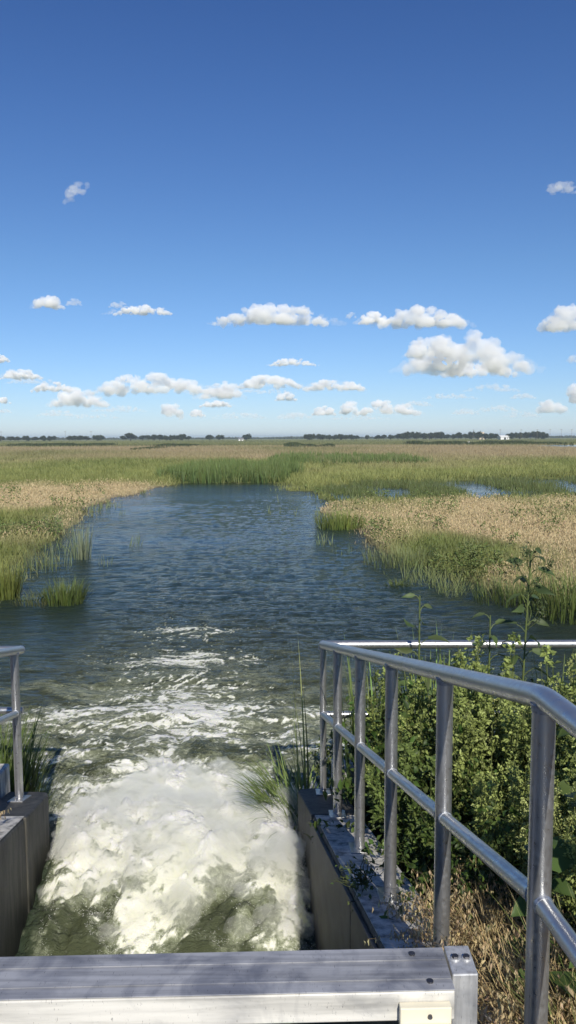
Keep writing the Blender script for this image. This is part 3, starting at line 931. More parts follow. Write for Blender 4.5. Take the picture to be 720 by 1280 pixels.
# dark cattail leaves of the belt at the head of the open water, and emergent stems in the shallow strip
x, y = scatter(90000, 56, 112, 3, 1.3)
col, h, den, cat_, tn, d = field(x, y)
k = (cat_ > .35) & (d > -.6); x, y = x[k], y[k]; nn = len(x)
f = Fol()
f.blades(np.stack([x, y, np.maximum(ground_z(x, y), -.05)], 1), rng.uniform(0, 6.28, nn), np.abs(rng.normal(0, .07, nn)), rng.uniform(.75, 1.35, nn) * (1.05 + .5 * fbm(x * .35, y * .1, 2, 48)), y * .0008 * rng.uniform(.6, 1.3, nn), jit((.075, .12, .035), nn, .25, .05), seg=2, curl=rng.uniform(.05, .35, nn), face=rng.normal(0, .5, nn), tipcol=jit((.15, .21, .065), nn, .2, .05))
tag(f.build('cattails', M['grass']), 'dark green cattail belt at the far end of the open water', 'cattails', kind='stuff')
x, y = scatter(110000, 41, 62, 3, 1.2)
d = shore(x, y); dn = fbm(x * .3, y * .15, 3, 47)
k = (x > 1.5) & (d < .1) & (poly_sd(x, y, POND) < .3) & (dn > -.12) & (rng.random(len(x)) < .25 + dn * 2); x, y = x[k], y[k]; nn = len(x)
f = Fol()
f.blades(np.stack([x, y, 0 * x - .05], 1), rng.uniform(0, 6.28, nn), np.abs(rng.normal(0, .12, nn)), rng.uniform(.2, .6, nn), y * .0006, jit((.12, .15, .05), nn, .2, .05), seg=2, curl=.3, face=rng.normal(0, .5, nn))
tag(f.build('emergent_grass', M['grass']), 'sparse grass standing in the thin strip of water behind the dry patch', 'grass', kind='stuff')


# sparse stems wading out from both banks
x, y = scatter(60000, 14, 50, 3, 1.7)
d = poly_sd(x, y, RIVER) + fbm(x * .55, y * .25, 3, 21) * np.clip(np.abs(y) * .035, .1, 2.5); dn = fbm(x * .5, y * .3, 3, 77)
k = (d < 0) & (d > -2.6) & (dn > .12 - d * .12) & (rng.random(len(x)) < .5); x, y = x[k], y[k]; nn = len(x)
f = Fol()
f.blades(np.stack([x, y, 0 * x - .05], 1), rng.uniform(0, 6.28, nn), np.abs(rng.normal(0, .18, nn)), rng.uniform(.15, .6, nn), y * .0006, jit((.15, .19, .07), nn, .2, .05), seg=3, curl=rng.uniform(.1, .9, nn), face=rng.normal(0, .6, nn), tipcol=jit((.26, .30, .12), nn, .2, .05))
tag(f.build('emergent_grass', M['grass']), 'sparse thin grass stems wading out from the river banks', 'grass', kind='stuff')


# ------------------------------------------------------------------ separate tufts in and by the water
def tuft(name, label, cat, loc, n_, rad, L, W, col, tip=None, lean=(.05, .5), curl=(.2, 1.1), group=None, bias=None, seg=5, mat='grass', tilt=0):
    g_ = np.random.default_rng(abs(hash((round(loc[0], 2), round(loc[1], 2), n_))) % 2 ** 31)
    a = g_.uniform(0, 6.28, n_); rr_ = rad * np.sqrt(g_.random(n_))
    P = np.stack([np.cos(a) * rr_, np.sin(a) * rr_, np.zeros(n_)], 1)
    az = a + g_.normal(0, .6, n_)
    if bias is not None: az = np.where(g_.random(n_) < .7, bias + g_.normal(0, .5, n_), az)
    f = Fol()
    f.blades(P, az, g_.uniform(lean[0], lean[1], n_), g_.uniform(.5, 1.0, n_) * L, W * g_.uniform(.6, 1.3, n_), jit(col, n_, .2, .06, g_), seg=seg, curl=g_.uniform(curl[0], curl[1], n_), tipcol=jit(tip or col, n_, .2, .06, g_))
    o = f.build(name, M[mat]); o.location = loc
    return tag(o, label, cat, group)


SH = (.085, .125, .03); SL = (.16, .20, .055)
def gp(x, y, dz=-.04): a = at_z(x, y); return (a[0], a[1], dz)


tuft('sedge_tuft', 'small green sedge tuft standing alone in the water at left', 'sedge', gp(80, 752), 420, .42, .62, .014, SH, SL, (.0, .45), (.1, .8))
tuft('sedge_tuft', 'yellow green tuft at the left photo edge by the bank', 'sedge', gp(6, 746), 380, .30, .95, .014, (.12, .15, .03), (.24, .26, .07), (.0, .25), (.1, .5))
tuft('sedge_tuft', 'thin brownish tuft between the lone sedge and the left edge', 'sedge', gp(45, 752), 150, .5, .35, .012, (.12, .12, .05), SL, (.0, .6), (.2, 1.0))
tuft('reed_tuft', 'pale whitish green reeds standing in the shallows near the left bank', 'reeds', gp(102, 698), 110, .25, 1.25, .016, (.17, .21, .12), (.36, .40, .24), (.0, .22), (.05, .45))
tuft('reed_tuft', 'sparse thin reeds left of the pale whitish reeds', 'reeds', gp(60, 710), 90, .6, .8, .014, (.14, .18, .08), (.25, .29, .14), (.0, .2), (.05, .4))
tuft('reed_tuft', 'thin pale reed stems just below the pale whitish reeds', 'reeds', gp(66, 668), 90, .8, .9, .018, (.14, .18, .08), (.25, .29, .14), (.0, .2), (.05, .4))
tuft('reed_tuft', 'few thin reed stems in the water right of the left shallows', 'reeds', gp(132, 706), 16, .2, .5, .012, (.14, .18, .08), (.25, .29, .14), (.0, .2), (.05, .4))
tuft('reed_clump', 'round yellow green reed clump on the near tip of the dry patch', 'reeds', gp(424, 660), 600, .9, .80, .020, (.12, .17, .035), (.25, .29, .08), (.0, .3), (.1, .5))
tuft('reed_tuft', 'pale green grass leaning from the right bank into the water', 'reeds', gp(502, 706), 380, 1.0, .62, .014, (.13, .17, .06), (.25, .28, .12), (.0, .4), (.1, .6))
tuft('sedge_tuft', 'tiny low green tuft in the water off the right bank', 'sedge', gp(496, 733), 130, .25, .30, .012, SH, SL, (.2, .8), (.3, 1.2))
tuft('reed_tuft', 'three faint stems in the water below the yellow green reed clump', 'reeds', gp(426, 692), 14, .35, .45, .011, (.16, .2, .1), (.25, .29, .14), (.0, .2), (.05, .3))
tuft('reed_tuft', 'tall green grass at the right photo edge where the bank meets the water', 'reeds', gp(716, 772), 520, .8, 1.15, .014, (.09, .13, .03), (.2, .24, .07), (.0, .35), (.1, .6))
tuft('reed_tuft', 'green grass fringe of the right bank above the tall weed', 'reeds', gp(640, 752), 320, .8, .6, .014, (.09, .13, .03), (.18, .22, .07), (.0, .35), (.1, .6))
# near structure
tuft('reed_clump', 'dense dark green reeds behind the left railing post', 'reeds', (-2.44, 6.4, .1), 460, .30, 1.0, .013, (.06, .10, .02), (.12, .17, .04), (.0, .30), (.1, .7))
tuft('reed_clump', 'seeding dark reeds leaning to the water right of the left post', 'reeds', (-2.10, 6.2, .0), 60, .09, .92, .012, (.05, .08, .02), (.10, .14, .04), (.0, .30), (.1, .8), bias=0)
tuft('reed_clump', 'long arching reeds hanging over the foam beside the right wall end', 'reeds', (.05, 6.22, .05), 250, .15, .84, .016, (.12, .18, .04), (.24, .31, .10), (.1, .6), (.5, 1.5), bias=2.7)
tuft('reed_clump', 'single tall thin reeds rising left of the far railing corner', 'reeds', (.12, 6.2, .15), 9, .06, 1.72, .018, (.18, .24, .06), (.32, .38, .13), (.0, .08), (.02, .25), bias=2.8)
for i, (px, py, nn, L) in enumerate([(540, 800, 46, .6), (566, 800, 40, .62), (548, 812, 36, .5), (448, 850, 24, .5), (700, 800, 30, .5), (585, 800, 24, .45), (470, 850, 26, .4), (500, 860, 26, .4)]):
    a = at_y(px, 900, 5.70)
    tuft('cattail_shoot', ['upright green cattail leaves at the cross rail, left of the tall weed', 'upright cattail leaves crossing the far cross rail, nearest the tall weed', 'short cattail leaves at the foot of the pair at the cross rail', 'small cattail shoot just behind the second railing post', 'cattail leaves crossing the far cross rail at the right photo edge', 'thin cattail shoot right of the pair at the cross rail', 'cattail shoot showing between the second and third railing posts', 'cattail shoot showing right of the third railing post'][i], 'cattail', (a[0], 5.70, .48), nn, .10, 1.12 + L * .62, .024, (.10, .16, .04), (.22, .29, .09), (.0, .14), (.02, .3))


# ------------------------------------------------------------------ weeds on the right bank
def weed_bush(seed, hgt=1.28, spread=.36, stems=44, nodes=36, col=(.17, .21, .06), tipc=(.36, .42, .13), lf=1.0):
    """upright bushy weed, spikes covered in small leaves and seed clusters"""
    g_ = np.random.default_rng(seed); f = Fol()
    col = np.array(col); tipc = np.array(tipc)
    for i in range(stems):
        a = g_.uniform(0, 6.28); out = spread * math.sqrt(g_.random()); H_ = hgt * (1 - .45 * (out / spread) ** 2) * g_.uniform(.75, 1.08)
        b0 = np.array([math.cos(a) * out * .2, math.sin(a) * out * .2, 0]); top = np.array([math.cos(a) * out, math.sin(a) * out, H_]) + g_.normal(0, .03, 3)
        mid = (b0 + top) / 2 + np.array([math.cos(a), math.sin(a), 0]) * out * .22
        tt = np.linspace(0, 1, 7)[:, None]
        pts = b0 * (1 - tt) ** 2 + 2 * mid * tt * (1 - tt) + top * tt ** 2
        f.stem(pts, .0045, .0015, (.16, .19, .07), 4)
        k = nodes; t = np.repeat(g_.uniform(.22, 1.0, k), 7)[:, None]
        c_ = b0 * (1 - t) ** 2 + 2 * mid * t * (1 - t) + top * t ** 2
        rad = (.035 + .05 * (1 - t)) ; dirn = nrm(np.repeat(g_.normal(0, 1, (k, 3)) + np.array([0, 0, .55]), 7, 0))
        c_ = c_ + dirn * rad * g_.random((7 * k, 1)) + g_.normal(0, .006, (7 * k, 3))
        sz = lf * (.018 + .028 * (1 - t[:, 0]) * g_.random(7 * k)) * g_.uniform(.7, 1.4, 7 * k)
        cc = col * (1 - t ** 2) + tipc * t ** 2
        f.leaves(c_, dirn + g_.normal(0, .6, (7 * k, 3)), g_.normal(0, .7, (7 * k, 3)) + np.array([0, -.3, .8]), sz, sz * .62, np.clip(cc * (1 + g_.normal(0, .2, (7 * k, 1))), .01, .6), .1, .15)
    return f


def vine_bush(seed, n_=900, size=(.3, .3, .45), leaf=.045, col=(.06, .10, .022)):
    """tangle of small ovate leaves on thin stems"""
    g_ = np.random.default_rng(seed); f = Fol()
    for i in range(22):
        a = g_.uniform(0, 6.28); pts = [np.zeros(3)]
        d = np.array([math.cos(a) * .5, math.sin(a) * .5, 1.])
        for k in range(7):
            d = nrm(d + g_.normal(0, .35, 3)); pts.append(pts[-1] + d * size[2] * .2 * np.array([size[0] / .3, size[1] / .3, 1]))
        pts = np.array(pts); pts[:, 2] = np.maximum(pts[:, 2], 0)
        f.stem(pts, .003, .0012, (.09, .11, .04), 4)
        k = n_ // 22; t = g_.uniform(0.05, .999, k) * 7; ii = t.astype(int); fr_ = (t - ii)[:, None]
        P = pts[ii] * (1 - fr_) + pts[ii + 1] * fr_ + g_.normal(0, .02, (k, 3))
        L = leaf * g_.uniform(.5, 1.25, k)
        f.leaves(P, g_.normal(0, 1, (k, 3)) + np.array([0, 0, .15]), g_.normal(0, .5, (k, 3)) + np.array([0, -.35, .9]), L, L * .55, jit(col, k, .25, .07, g_), .25, .12, big=leaf > .04)
    return f


ORD = ['first', 'second', 'third', 'fourth', 'fifth', 'sixth', 'seventh', 'eighth', 'ninth', 'tenth', 'eleventh', 'twelfth', 'thirteenth', 'fourteenth', 'fifteenth', 'sixteenth', 'seventeenth', 'eighteenth', 'nineteenth', 'twentieth'] + ['twenty-' + q for q in ('first', 'second', 'third', 'fourth', 'fifth', 'sixth', 'seventh', 'eighth', 'ninth')]


def put(name, label, cat, protos, spots, group):
    """copies of one plant kind; every plant is a thing with stalks and leaves in one body"""
    used = set()
    for i, (x, y, s_, rz, *_r) in enumerate(spots):
        pr = protos[i % len(protos)]
        o = pr if pr.name not in used else pr.copy()
        if pr.name in used: C.objects.link(o)
        used.add(pr.name)
        o.location = (x, y, float(ground_z(np.array([x]), np.array([y]))[0]) - .02)
        o.scale = (s_, s_, s_ * random.uniform(.92, 1.08)); o.rotation_euler = (0, 0, rz)
        tag(o, label.replace('#', lab_of(spots, i)), cat, group)


def lab_of(spots, i):
    row = sorted({round(q[4], 3) for q in spots if len(q) > 4})
    if not row: return ORD[sorted(range(len(spots)), key=lambda k: -spots[k][1]).index(i)]
    same = sorted([k for k in range(len(spots)) if round(spots[k][4], 3) == round(spots[i][4], 3)], key=lambda k: spots[k][0])
    return ORD[same.index(i)] + ' from left, ' + ORD[row.index(round(spots[i][4], 3))] + ' row'


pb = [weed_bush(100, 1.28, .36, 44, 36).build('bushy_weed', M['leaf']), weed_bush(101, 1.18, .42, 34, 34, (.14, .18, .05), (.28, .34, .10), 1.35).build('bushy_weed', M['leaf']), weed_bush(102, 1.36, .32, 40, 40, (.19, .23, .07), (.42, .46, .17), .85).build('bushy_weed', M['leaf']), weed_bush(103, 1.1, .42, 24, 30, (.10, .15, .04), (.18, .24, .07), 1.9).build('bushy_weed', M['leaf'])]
spots = []
rr2 = np.random.default_rng(5)
for Y in (2.75, 3.25, 3.8, 4.35, 4.9, 5.4):
    x = r_in(Y) + (.72 if Y < 4 else .60) + rr2.uniform(-.06, .1)
    while x < Y * .46 + .5:
        spots.append((x, Y + rr2.uniform(-.15, .15), rr2.uniform(.80, 1.05) * (1.14 if Y > 4 else 1.0) * (.8 if x < r_in(Y) + .9 else 1), rr2.uniform(0, 6.28), Y))
        x += rr2.uniform(.34, .48)
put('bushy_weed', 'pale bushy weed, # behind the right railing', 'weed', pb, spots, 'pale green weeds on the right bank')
pb = [weed_bush(200 + i, .75, .34, 20, 26, (.07, .11, .03), (.15, .19, .06)).build('bushy_weed', M['leaf']) for i in range(2)]
spots = [(x, y, rr2.uniform(1.5, 1.95), rr2.uniform(0, 6.28), 6.4 if y < 6.6 else 6.8) for x, y in [(.8, 6.3), (1.25, 6.45), (1.7, 6.35), (2.2, 6.5), (2.7, 6.4), (3.2, 6.5), (1.0, 6.75), (2.0, 6.8), (2.9, 6.8)]]
put('bushy_weed', 'darker green weed, # beyond the cross wall', 'weed', pb, spots, 'darker weeds beyond the cross wall')
pv = [vine_bush(300 + i, 1100, (.26, .3, .6)).build('leafy_weed', M['leaf']) for i in range(3)]
spots = []
for Y in np.arange(2.5, 5.7, .24):
    spots.append((r_in(Y) + .64 + rr2.uniform(-.03, .10), Y, rr2.uniform(.75, 1.1) * (1 if Y > 3.2 else .7), rr2.uniform(0, 6.28)))
for x, y in ((.86, 5.35), (1.0, 5.5), (1.2, 5.3), (1.45, 5.55), (.98, 5.0)):
    spots.append((x, y, 1.2 + .15 * rr2.random(), rr2.uniform(0, 6.28)))
put('leafy_weed', 'dark leafy weed along the outer edge of the right wall, # from the far end', 'weed', pv, spots, 'dark leafy weeds along the right wall')
# sprig lying over the wall top with the dry heads
o = vine_bush(400, 120, (.30, .2, .14), .028, (.09, .13, .04)).build('trailing_weed', M['leaf'])
o.location = (r_in(3.6) + .06, 3.68, wall_z(3.6) + .01); o.rotation_euler = (0, R(-25), R(20)); tag(o, 'small leafy sprig trailing over the top of the right wall', 'weed')


def big_leaf_plant(name, label, loc, leaves, H_, leaf, col, seed, lean=(0, 0)):
    g_ = np.random.default_rng(seed)
    root = empty(name, loc, label=label, cat='weed')
    f = Fol(); pts = [np.array([lean[0] * t * t, lean[1] * t * t, H_ * t]) for t in np.linspace(0, 1, 8)]
    f.stem(pts, .011, .005, (.14, .18, .06), 7)
    lv = Fol()
    for i in range(leaves):
        t = .12 + .86 * i / max(1, leaves - 1); a = i * 2.4 + g_.uniform(-.4, .4)
        p0 = np.array([lean[0] * t * t, lean[1] * t * t, H_ * t]); out = np.array([math.cos(a), math.sin(a), .45 if leaf < .2 else .9])
        L = leaf * (1.1 - .55 * t) * g_.uniform(.8, 1.15)
        p1 = p0 + out * L * .45
        f.stem([p0, (p0 + p1) / 2 + np.array([0, 0, .01]), p1], .004, .0025, (.16, .2, .07), 5)
        D = np.array([[math.cos(a), math.sin(a), g_.uniform(-.5, .15)]])
        lv.leaves(p1[None], D, np.array([[0, -.25 if leaf < .2 else -1.2, 1.]]) + g_.normal(0, .2 if leaf < .2 else 1.0, (1, 3)), L, L * (.78 if leaf < .2 else .42), jit(col, 1, .12, .05, g_), .22, .10, big=True)
    f.build('stem', M['leaf'], root); lv.build('foliage', M['leaf'], root)
    return root


BL = (.085, .13, .035)
gzf = lambda x, y: float(ground_z(np.array([x]), np.array([y]))[0])
for i, (x, y, nl, H_, lf, lab) in enumerate([
    (1.13, 2.55, 10, .95, .17, 'broad leaved weed right of the corner post at the photo edge'),
    (.93, 2.80, 8, .68, .15, 'broad leaved weed with large leaves just behind the corner post'),
    (1.25, 3.1, 9, .85, .17, 'large leaved weed furthest back at the right photo edge'),
    (1.0, 2.25, 11, 1.05, .19, 'dark broad leaved weed crossing the right photo edge beside the corner post'),
    (1.12, 2.8, 11, 1.2, .19, 'tall broad leaved weed behind the one crossing the right photo edge'),
    (1.42, 3.6, 10, 1.25, .19, 'broad leaved weed with big leaves high at the right photo edge'),
    (.80, 2.45, 5, .30, .13, 'low broad leaf sprouting from the dry grass between the last two posts'),
    (.78, 5.2, 9, .95, .14, 'broad leaved weed between the second and third posts of the right railing'),
    (1.15, 5.5, 8, 1.1, .14, 'broad leaved weed under the cross rail, centre of the right bank')]):
    big_leaf_plant('broadleaf_weed', lab, (x, y, gzf(x, y)), nl, H_, lf, BL, 500 + i)

# tall weed standing above everything on the right bank
tp = at_y(660, 690, 5.6)
root = big_leaf_plant('tall_weed', 'tallest weed with curled leaves rising above the cross rail at right', (tp[0] - .03, 5.6, gzf(tp[0], 5.6)), 38, tp[2] - gzf(tp[0], 5.6), .205, (.075, .11, .04), 600, (.05, 0))
g_ = np.random.default_rng(9); hd = Fol()
Hh = tp[2] - gzf(tp[0], 5.6)
for k in range(9):
    a = g_.uniform(0, 6.28); b0 = np.array([.04, 0, Hh * g_.uniform(.62, .95)]); e_ = b0 + np.array([math.cos(a) * .13, math.sin(a) * .13, .16]) * g_.uniform(.6, 1.1)
    hd.stem([b0, (b0 + e_) / 2 + np.array([0, 0, -.02]), e_], .003, .002, (.12, .15, .05), 4)
    c_ = e_ + g_.normal(0, .018, (40, 3))
    hd.leaves(c_, g_.normal(0, 1, (40, 3)) + np.array([0, 0, .6]), g_.normal(0, 1, (40, 3)), .022, .012, jit((.09, .12, .05), 40, .2, .05, g_))
hd.build('flower_head', M['leaf'], root)
for i, (px, py, lab) in enumerate([(524, 745, 'slim second tall weed stalk left of the tallest weed'), (612, 770, 'short leafy stalk just left of the tallest weed')]):
    q = at_y(px, py, 5.6); zg = gzf(q[0], 5.6)
    big_leaf_plant('tall_weed', lab, (q[0], 5.6, zg), 18, q[2] - zg, .202, (.09, .13, .045), 610 + i)


# drooping golden brome
def brome(seed, n_=80, H_=.55, spread=.22):
    g_ = np.random.default_rng(seed); f = Fol()
    for i in range(n_):
        a = g_.uniform(0, 6.28); L = H_ * g_.uniform(.55, 1.1); r0 = g_.random() * spread * .5; ln = g_.uniform(.1, .7)
        pts = []; p_ = np.array([math.cos(a) * r0, math.sin(a) * r0, 0]); an = ln * .5
        for k in range(8):
            pts.append(p_.copy()); an += g_.uniform(.08, .34); p_ = p_ + np.array([math.cos(a) * math.sin(an), math.sin(a) * math.sin(an), math.cos(an)]) * L / 7
        pts = np.array(pts); f.stem(pts, .0011, .0006, (.36, .27, .13), 3)
        k = 24; t = g_.uniform(3.0, 6.99, k); ii = t.astype(int); fr_ = (t - ii)[:, None]
        P = pts[ii] * (1 - fr_) + pts[np.minimum(ii + 1, 7)] * fr_ + g_.normal(0, .012, (k, 3)); P[:, 2] -= .006
        f.leaves(P, g_.normal(0, .3, (k, 3)) + np.array([0, 0, -1.]), g_.normal(0, 1, (k, 3)), g_.uniform(.020, .038, k), .0085, jit((.58, .46, .27), k, .15, .05, g_), .05, .2)
    m_ = n_ * 2
    P = np.zeros((m_, 3)); P[:, :2] = g_.normal(0, spread * .4, (m_, 2))
    f.blades(P, g_.uniform(0, 6.28, m_), g_.uniform(0, .5, m_), g_.uniform(.5, 1, m_) * H_ * .9, .005, jit((.38, .31, .17), m_, .25, .06, g_), seg=4, curl=g_.uniform(.3, 1.4, m_), tipcol=jit((.58, .45, .22), m_, .2, .05, g_))
    return f


pr = [brome(700 + i).build('dry_grass_clump', M['dry']) for i in range(3)]
spots = []
for Y in np.arange(1.65, 2.75, .16):
    x = r_in(Y) + .42
    while x < Y * .45 + .45:
        spots.append((x + rr2.uniform(-.05, .05), Y + rr2.uniform(-.06, .06), rr2.uniform(.75, 1.1), rr2.uniform(0, 6.28), Y)); x += rr2.uniform(.15, .22)
for Y in (2.9, 3.05, 3.2):
    spots.append((r_in(Y) + .45, Y, .9, rr2.uniform(0, 6), Y))
    spots.append((r_in(Y) + .62, Y, .8, rr2.uniform(0, 6), Y))
put('dry_grass_clump', 'golden dry grass clump, # by the near posts', 'dry grass', pr, spots, 'golden dry grass by the near posts')
o = brome(750, 16, .40, .06).build('dry_grass_spray', M['dry']); o.location = (r_in(3.35) + .36, 3.35, wall_z(3.35) - .10); o.rotation_euler = (0, R(-18), 0)
tag(o, 'golden seed heads drooping over the wall top by the fourth post', 'dry grass')
o = brome(751, 8, .25, .04).build('dry_grass_spray', M['dry']); o.location = (l_in(4.75) - .16, 4.75, wall_z(4.75)); tag(o, 'few dry seed heads on top of the left channel wall', 'dry grass')
# green grass blades mixed on the bank
for i, (x, y) in enumerate([(.95, 2.1), (1.02, 2.35), (.75, 5.65), (1.5, 5.65), (2.1, 5.6)]):
    tuft('bank_grass', ['green yellow grass tuft under the lower rail at the bottom right', 'green grass tuft at the bottom right photo corner', 'green grass tuft behind the second railing post', 'green grass tuft in front of the pale cross wall', 'green grass tuft at the right end of the cross wall'][i], 'grass', (x, y, gzf(x, y)), 90, .16, .62, .007, (.12, .16, .04), (.25, .26, .09), (.0, .5), (.2, 1.2))


# ------------------------------------------------------------------ trees, sheds and poles on the horizon
def far_tree(seed, w_, h_, trunk=.18):
    g_ = np.random.default_rng(seed); root = empty('horizon_tree')
    n_ = 9; cs = []
    for i in range(n_):
        a = g_.uniform(0, 6.28); q = math.sqrt(g_.random()) * .33 * w_
        cs.append((math.cos(a) * q, math.sin(a) * q, h_ * (trunk + .12 + g_.random() * .52 * (1 - (q / w_) * .8)), w_ * g_.uniform(.16, .30)))
    f = Fol()
    for c_ in cs:
        k = 130; d = nrm(g_.normal(0, 1, (k, 3))) * (g_.random((k, 1)) ** .35)
        P = np.array(c_[:3]) + d * c_[3] * np.array([1, 1, .75]); P[:, 2] = np.clip(P[:, 2], h_ * .1, h_)
        f.leaves(P, g_.normal(0, 1, (k, 3)), g_.normal(0, 1, (k, 3)), w_ * .11, w_ * .08, jit((.035, .05, .022), k, .3, .08, g_))
    f.build('crown', M['farleaf'], root)
    t_ = MB(); t_.tube([(0, 0, -.3), (0, 0, h_ * .3), (w_ * .03, 0, h_ * .62)], [w_ * .035, w_ * .026, w_ * .01], 7)
    for k in range(3):
        a = k * 2.1; t_.tube([(0, 0, h_ * .28), (math.cos(a) * w_ * .2, math.sin(a) * w_ * .2, h_ * .55)], [w_ * .018, w_ * .006], 5)
    t_.build('trunk', M['bark'], root)
    return root


protos = [far_tree(i, w_, h_) for i, (w_, h_) in enumerate([(9, 8), (8, 9), (11, 8.5), (7, 8), (12, 9), (9, 7)])]
usedp = set()
FY = 820
allt = []


def plant(px, top, wd, lab, grp, y=FY):
    """px: where along the horizon, top: height in m, wd: width in m"""
    i = random.randrange(6); pr = protos[i]
    w0, h0 = [(9, 8), (8, 9), (11, 8.5), (7, 8), (12, 9), (9, 7)][i]
    o = copy_tree(pr) if i in usedp else pr
    usedp.add(i)
    yy_ = y + random.uniform(-30, 30)
    o.location = ((px - 360) / 1000 * yy_, yy_, .05); o.rotation_euler = (0, 0, random.uniform(0, 6.28))
    o.scale = (wd / w0, wd / w0, top / h0); tag(o, lab, 'tree', grp); allt.append((px, o))


G1 = 'trees along the left horizon'; G2 = 'trees along the right horizon'
L1 = 'small dark tree, # from left in the broken row on the left horizon'; L2 = 'dark tree, # from left in the thick grove on the right horizon'
for px, h_, wd in [(88, 4.6, 8), (95, 4.9, 8), (102, 4.8, 9), (109, 4.3, 8), (121, 4.2, 7), (155, 4.6, 8), (179, 5.0, 9), (186, 5.2, 8), (200, 5.4, 9), (193, 4.8, 8), (209, 4.0, 7), (216, 4.2, 7), (222, 4.6, 8), (229, 5.2, 9), (236, 3.8, 7), (273, 4.6, 5), (278, 5.0, 5), (15, 4.2, 9), (24, 3.8, 8), (34, 3.9, 8), (46, 3.6, 8), (56, 3.8, 8), (66, 3.7, 9), (3, 4.1, 8)]:
    plant(px, h_ + 2.2, wd, L1, G1)
plant(127, 6.8, 10, 'rounded lone dark tree at the left of the horizon row', None)
plant(164, 10.2, 13, 'tallest round dark tree on the left part of the horizon', None)
plant(262, 7.2, 8, 'lone round tree on the horizon just right of the left row', None)
plant(308, 7.4, 10, 'lone round tree on the horizon beside the tiny white house', None)
for px, h_, wd in [(384, 5.0, 8), (390, 5.4, 8), (397, 5.4, 8), (403, 5.0, 8), (411, 4.6, 8), (418, 4.8, 8), (425, 5.0, 8), (432, 5.0, 8), (439, 4.9, 8), (445, 4.4, 7), (458, 4.0, 5), (473, 4.6, 8), (479, 5.2, 7)]:
    plant(px, h_ + 1.6, wd, 'dark tree, # from left in the low row at the centre of the horizon', 'trees at the centre of the horizon')
for px, h_, wd in [(488, 5.0, 8), (497, 6.6, 9), (504, 7.6, 10), (512, 8.2, 10), (520, 7.9, 9), (528, 6.8, 9), (536, 7.4, 10), (544, 8.3, 10), (551, 8.0, 9), (558, 6.0, 8), (565, 5.2, 7), (572, 8.0, 8), (581, 6.6, 8), (589, 8.0, 9), (596, 8.1, 9), (606, 5.8, 8), (613, 6.3, 8), (619, 6.4, 8), (635, 6.2, 8), (641, 6.6, 8), (648, 6.9, 9), (655, 7.3, 10), (662, 7.9, 9), (668, 8.0, 10), (675, 7.2, 9), (680, 5.6, 7)]:
    plant(px, h_ + 1.0, wd, L2, G2)

for lab in {o['label'] for _, o in allt}:
    if '#' in lab:
        for i, (_, o) in enumerate(sorted([q for q in allt if q[1]['label'] == lab], key=lambda q: q[0])): o['label'] = lab.replace('#', ORD[i])

# hazy hedgerow further off, one continuous mass
f = Fol(); n_ = 16000
x = rng.uniform(-900, 900, n_); hh = 2.6 + 2.4 * fbm(x * .02, x * 0, 3, 61)
hh = hh * .85
hh = np.where((x > 560) & (x < 900), 6, hh)
P = np.stack([x, 1500 + rng.normal(0, 8, n_), rng.random(n_) ** .8 * hh], 1)
f.leaves(P, rng.normal(0, 1, (n_, 3)), rng.normal(0, .6, (n_, 3)) + np.array([0, -1, 0]), 3.2, 2.6, jit((.05, .065, .04), n_, .25, .05))
tag(f.build('distant_hedgerow', M['farleaf']), 'thin continuous dark hedgerow line along the whole horizon', 'hedgerow', kind='stuff')
# dark sedge belts in the far marsh
for (pa, pb_, Y, hg, lab) in [(28, 135, 330, 1.6, 'dark sedge belt in the far marsh at left'), (181, 195, 230, 1.1, 'small dark sedge patch in the far left marsh'), (204, 242, 300, 1.6, 'dark sedge belt below the left horizon trees'), (355, 415, 280, 1.5, 'dark sedge belt in the far marsh at the centre'), (515, 690, 330, 1.9, 'long dark sedge belt in the far marsh at right')]:
    f = Fol(); n_ = int((pb_ - pa) * 60); x = rng.uniform((pa - 360) / 1000 * Y, (pb_ - 360) / 1000 * Y, n_)
    tp_ = np.clip(.75 + .9 * fbm(x * .12, x * 0, 3, 66), .2, 1.2)
    f.blades(np.stack([x, Y + rng.normal(0, 9, n_), 0 * x], 1), rng.uniform(0, 6.28, n_), .1, hg * tp_ * rng.uniform(.6, 1, n_), .35, jit((.05, .07, .025), n_, .3, .06), seg=2, curl=.3, face=rng.normal(0, .5, n_))
    tag(f.build('sedge_belt', M['grass']), lab, 'sedge', kind='stuff')


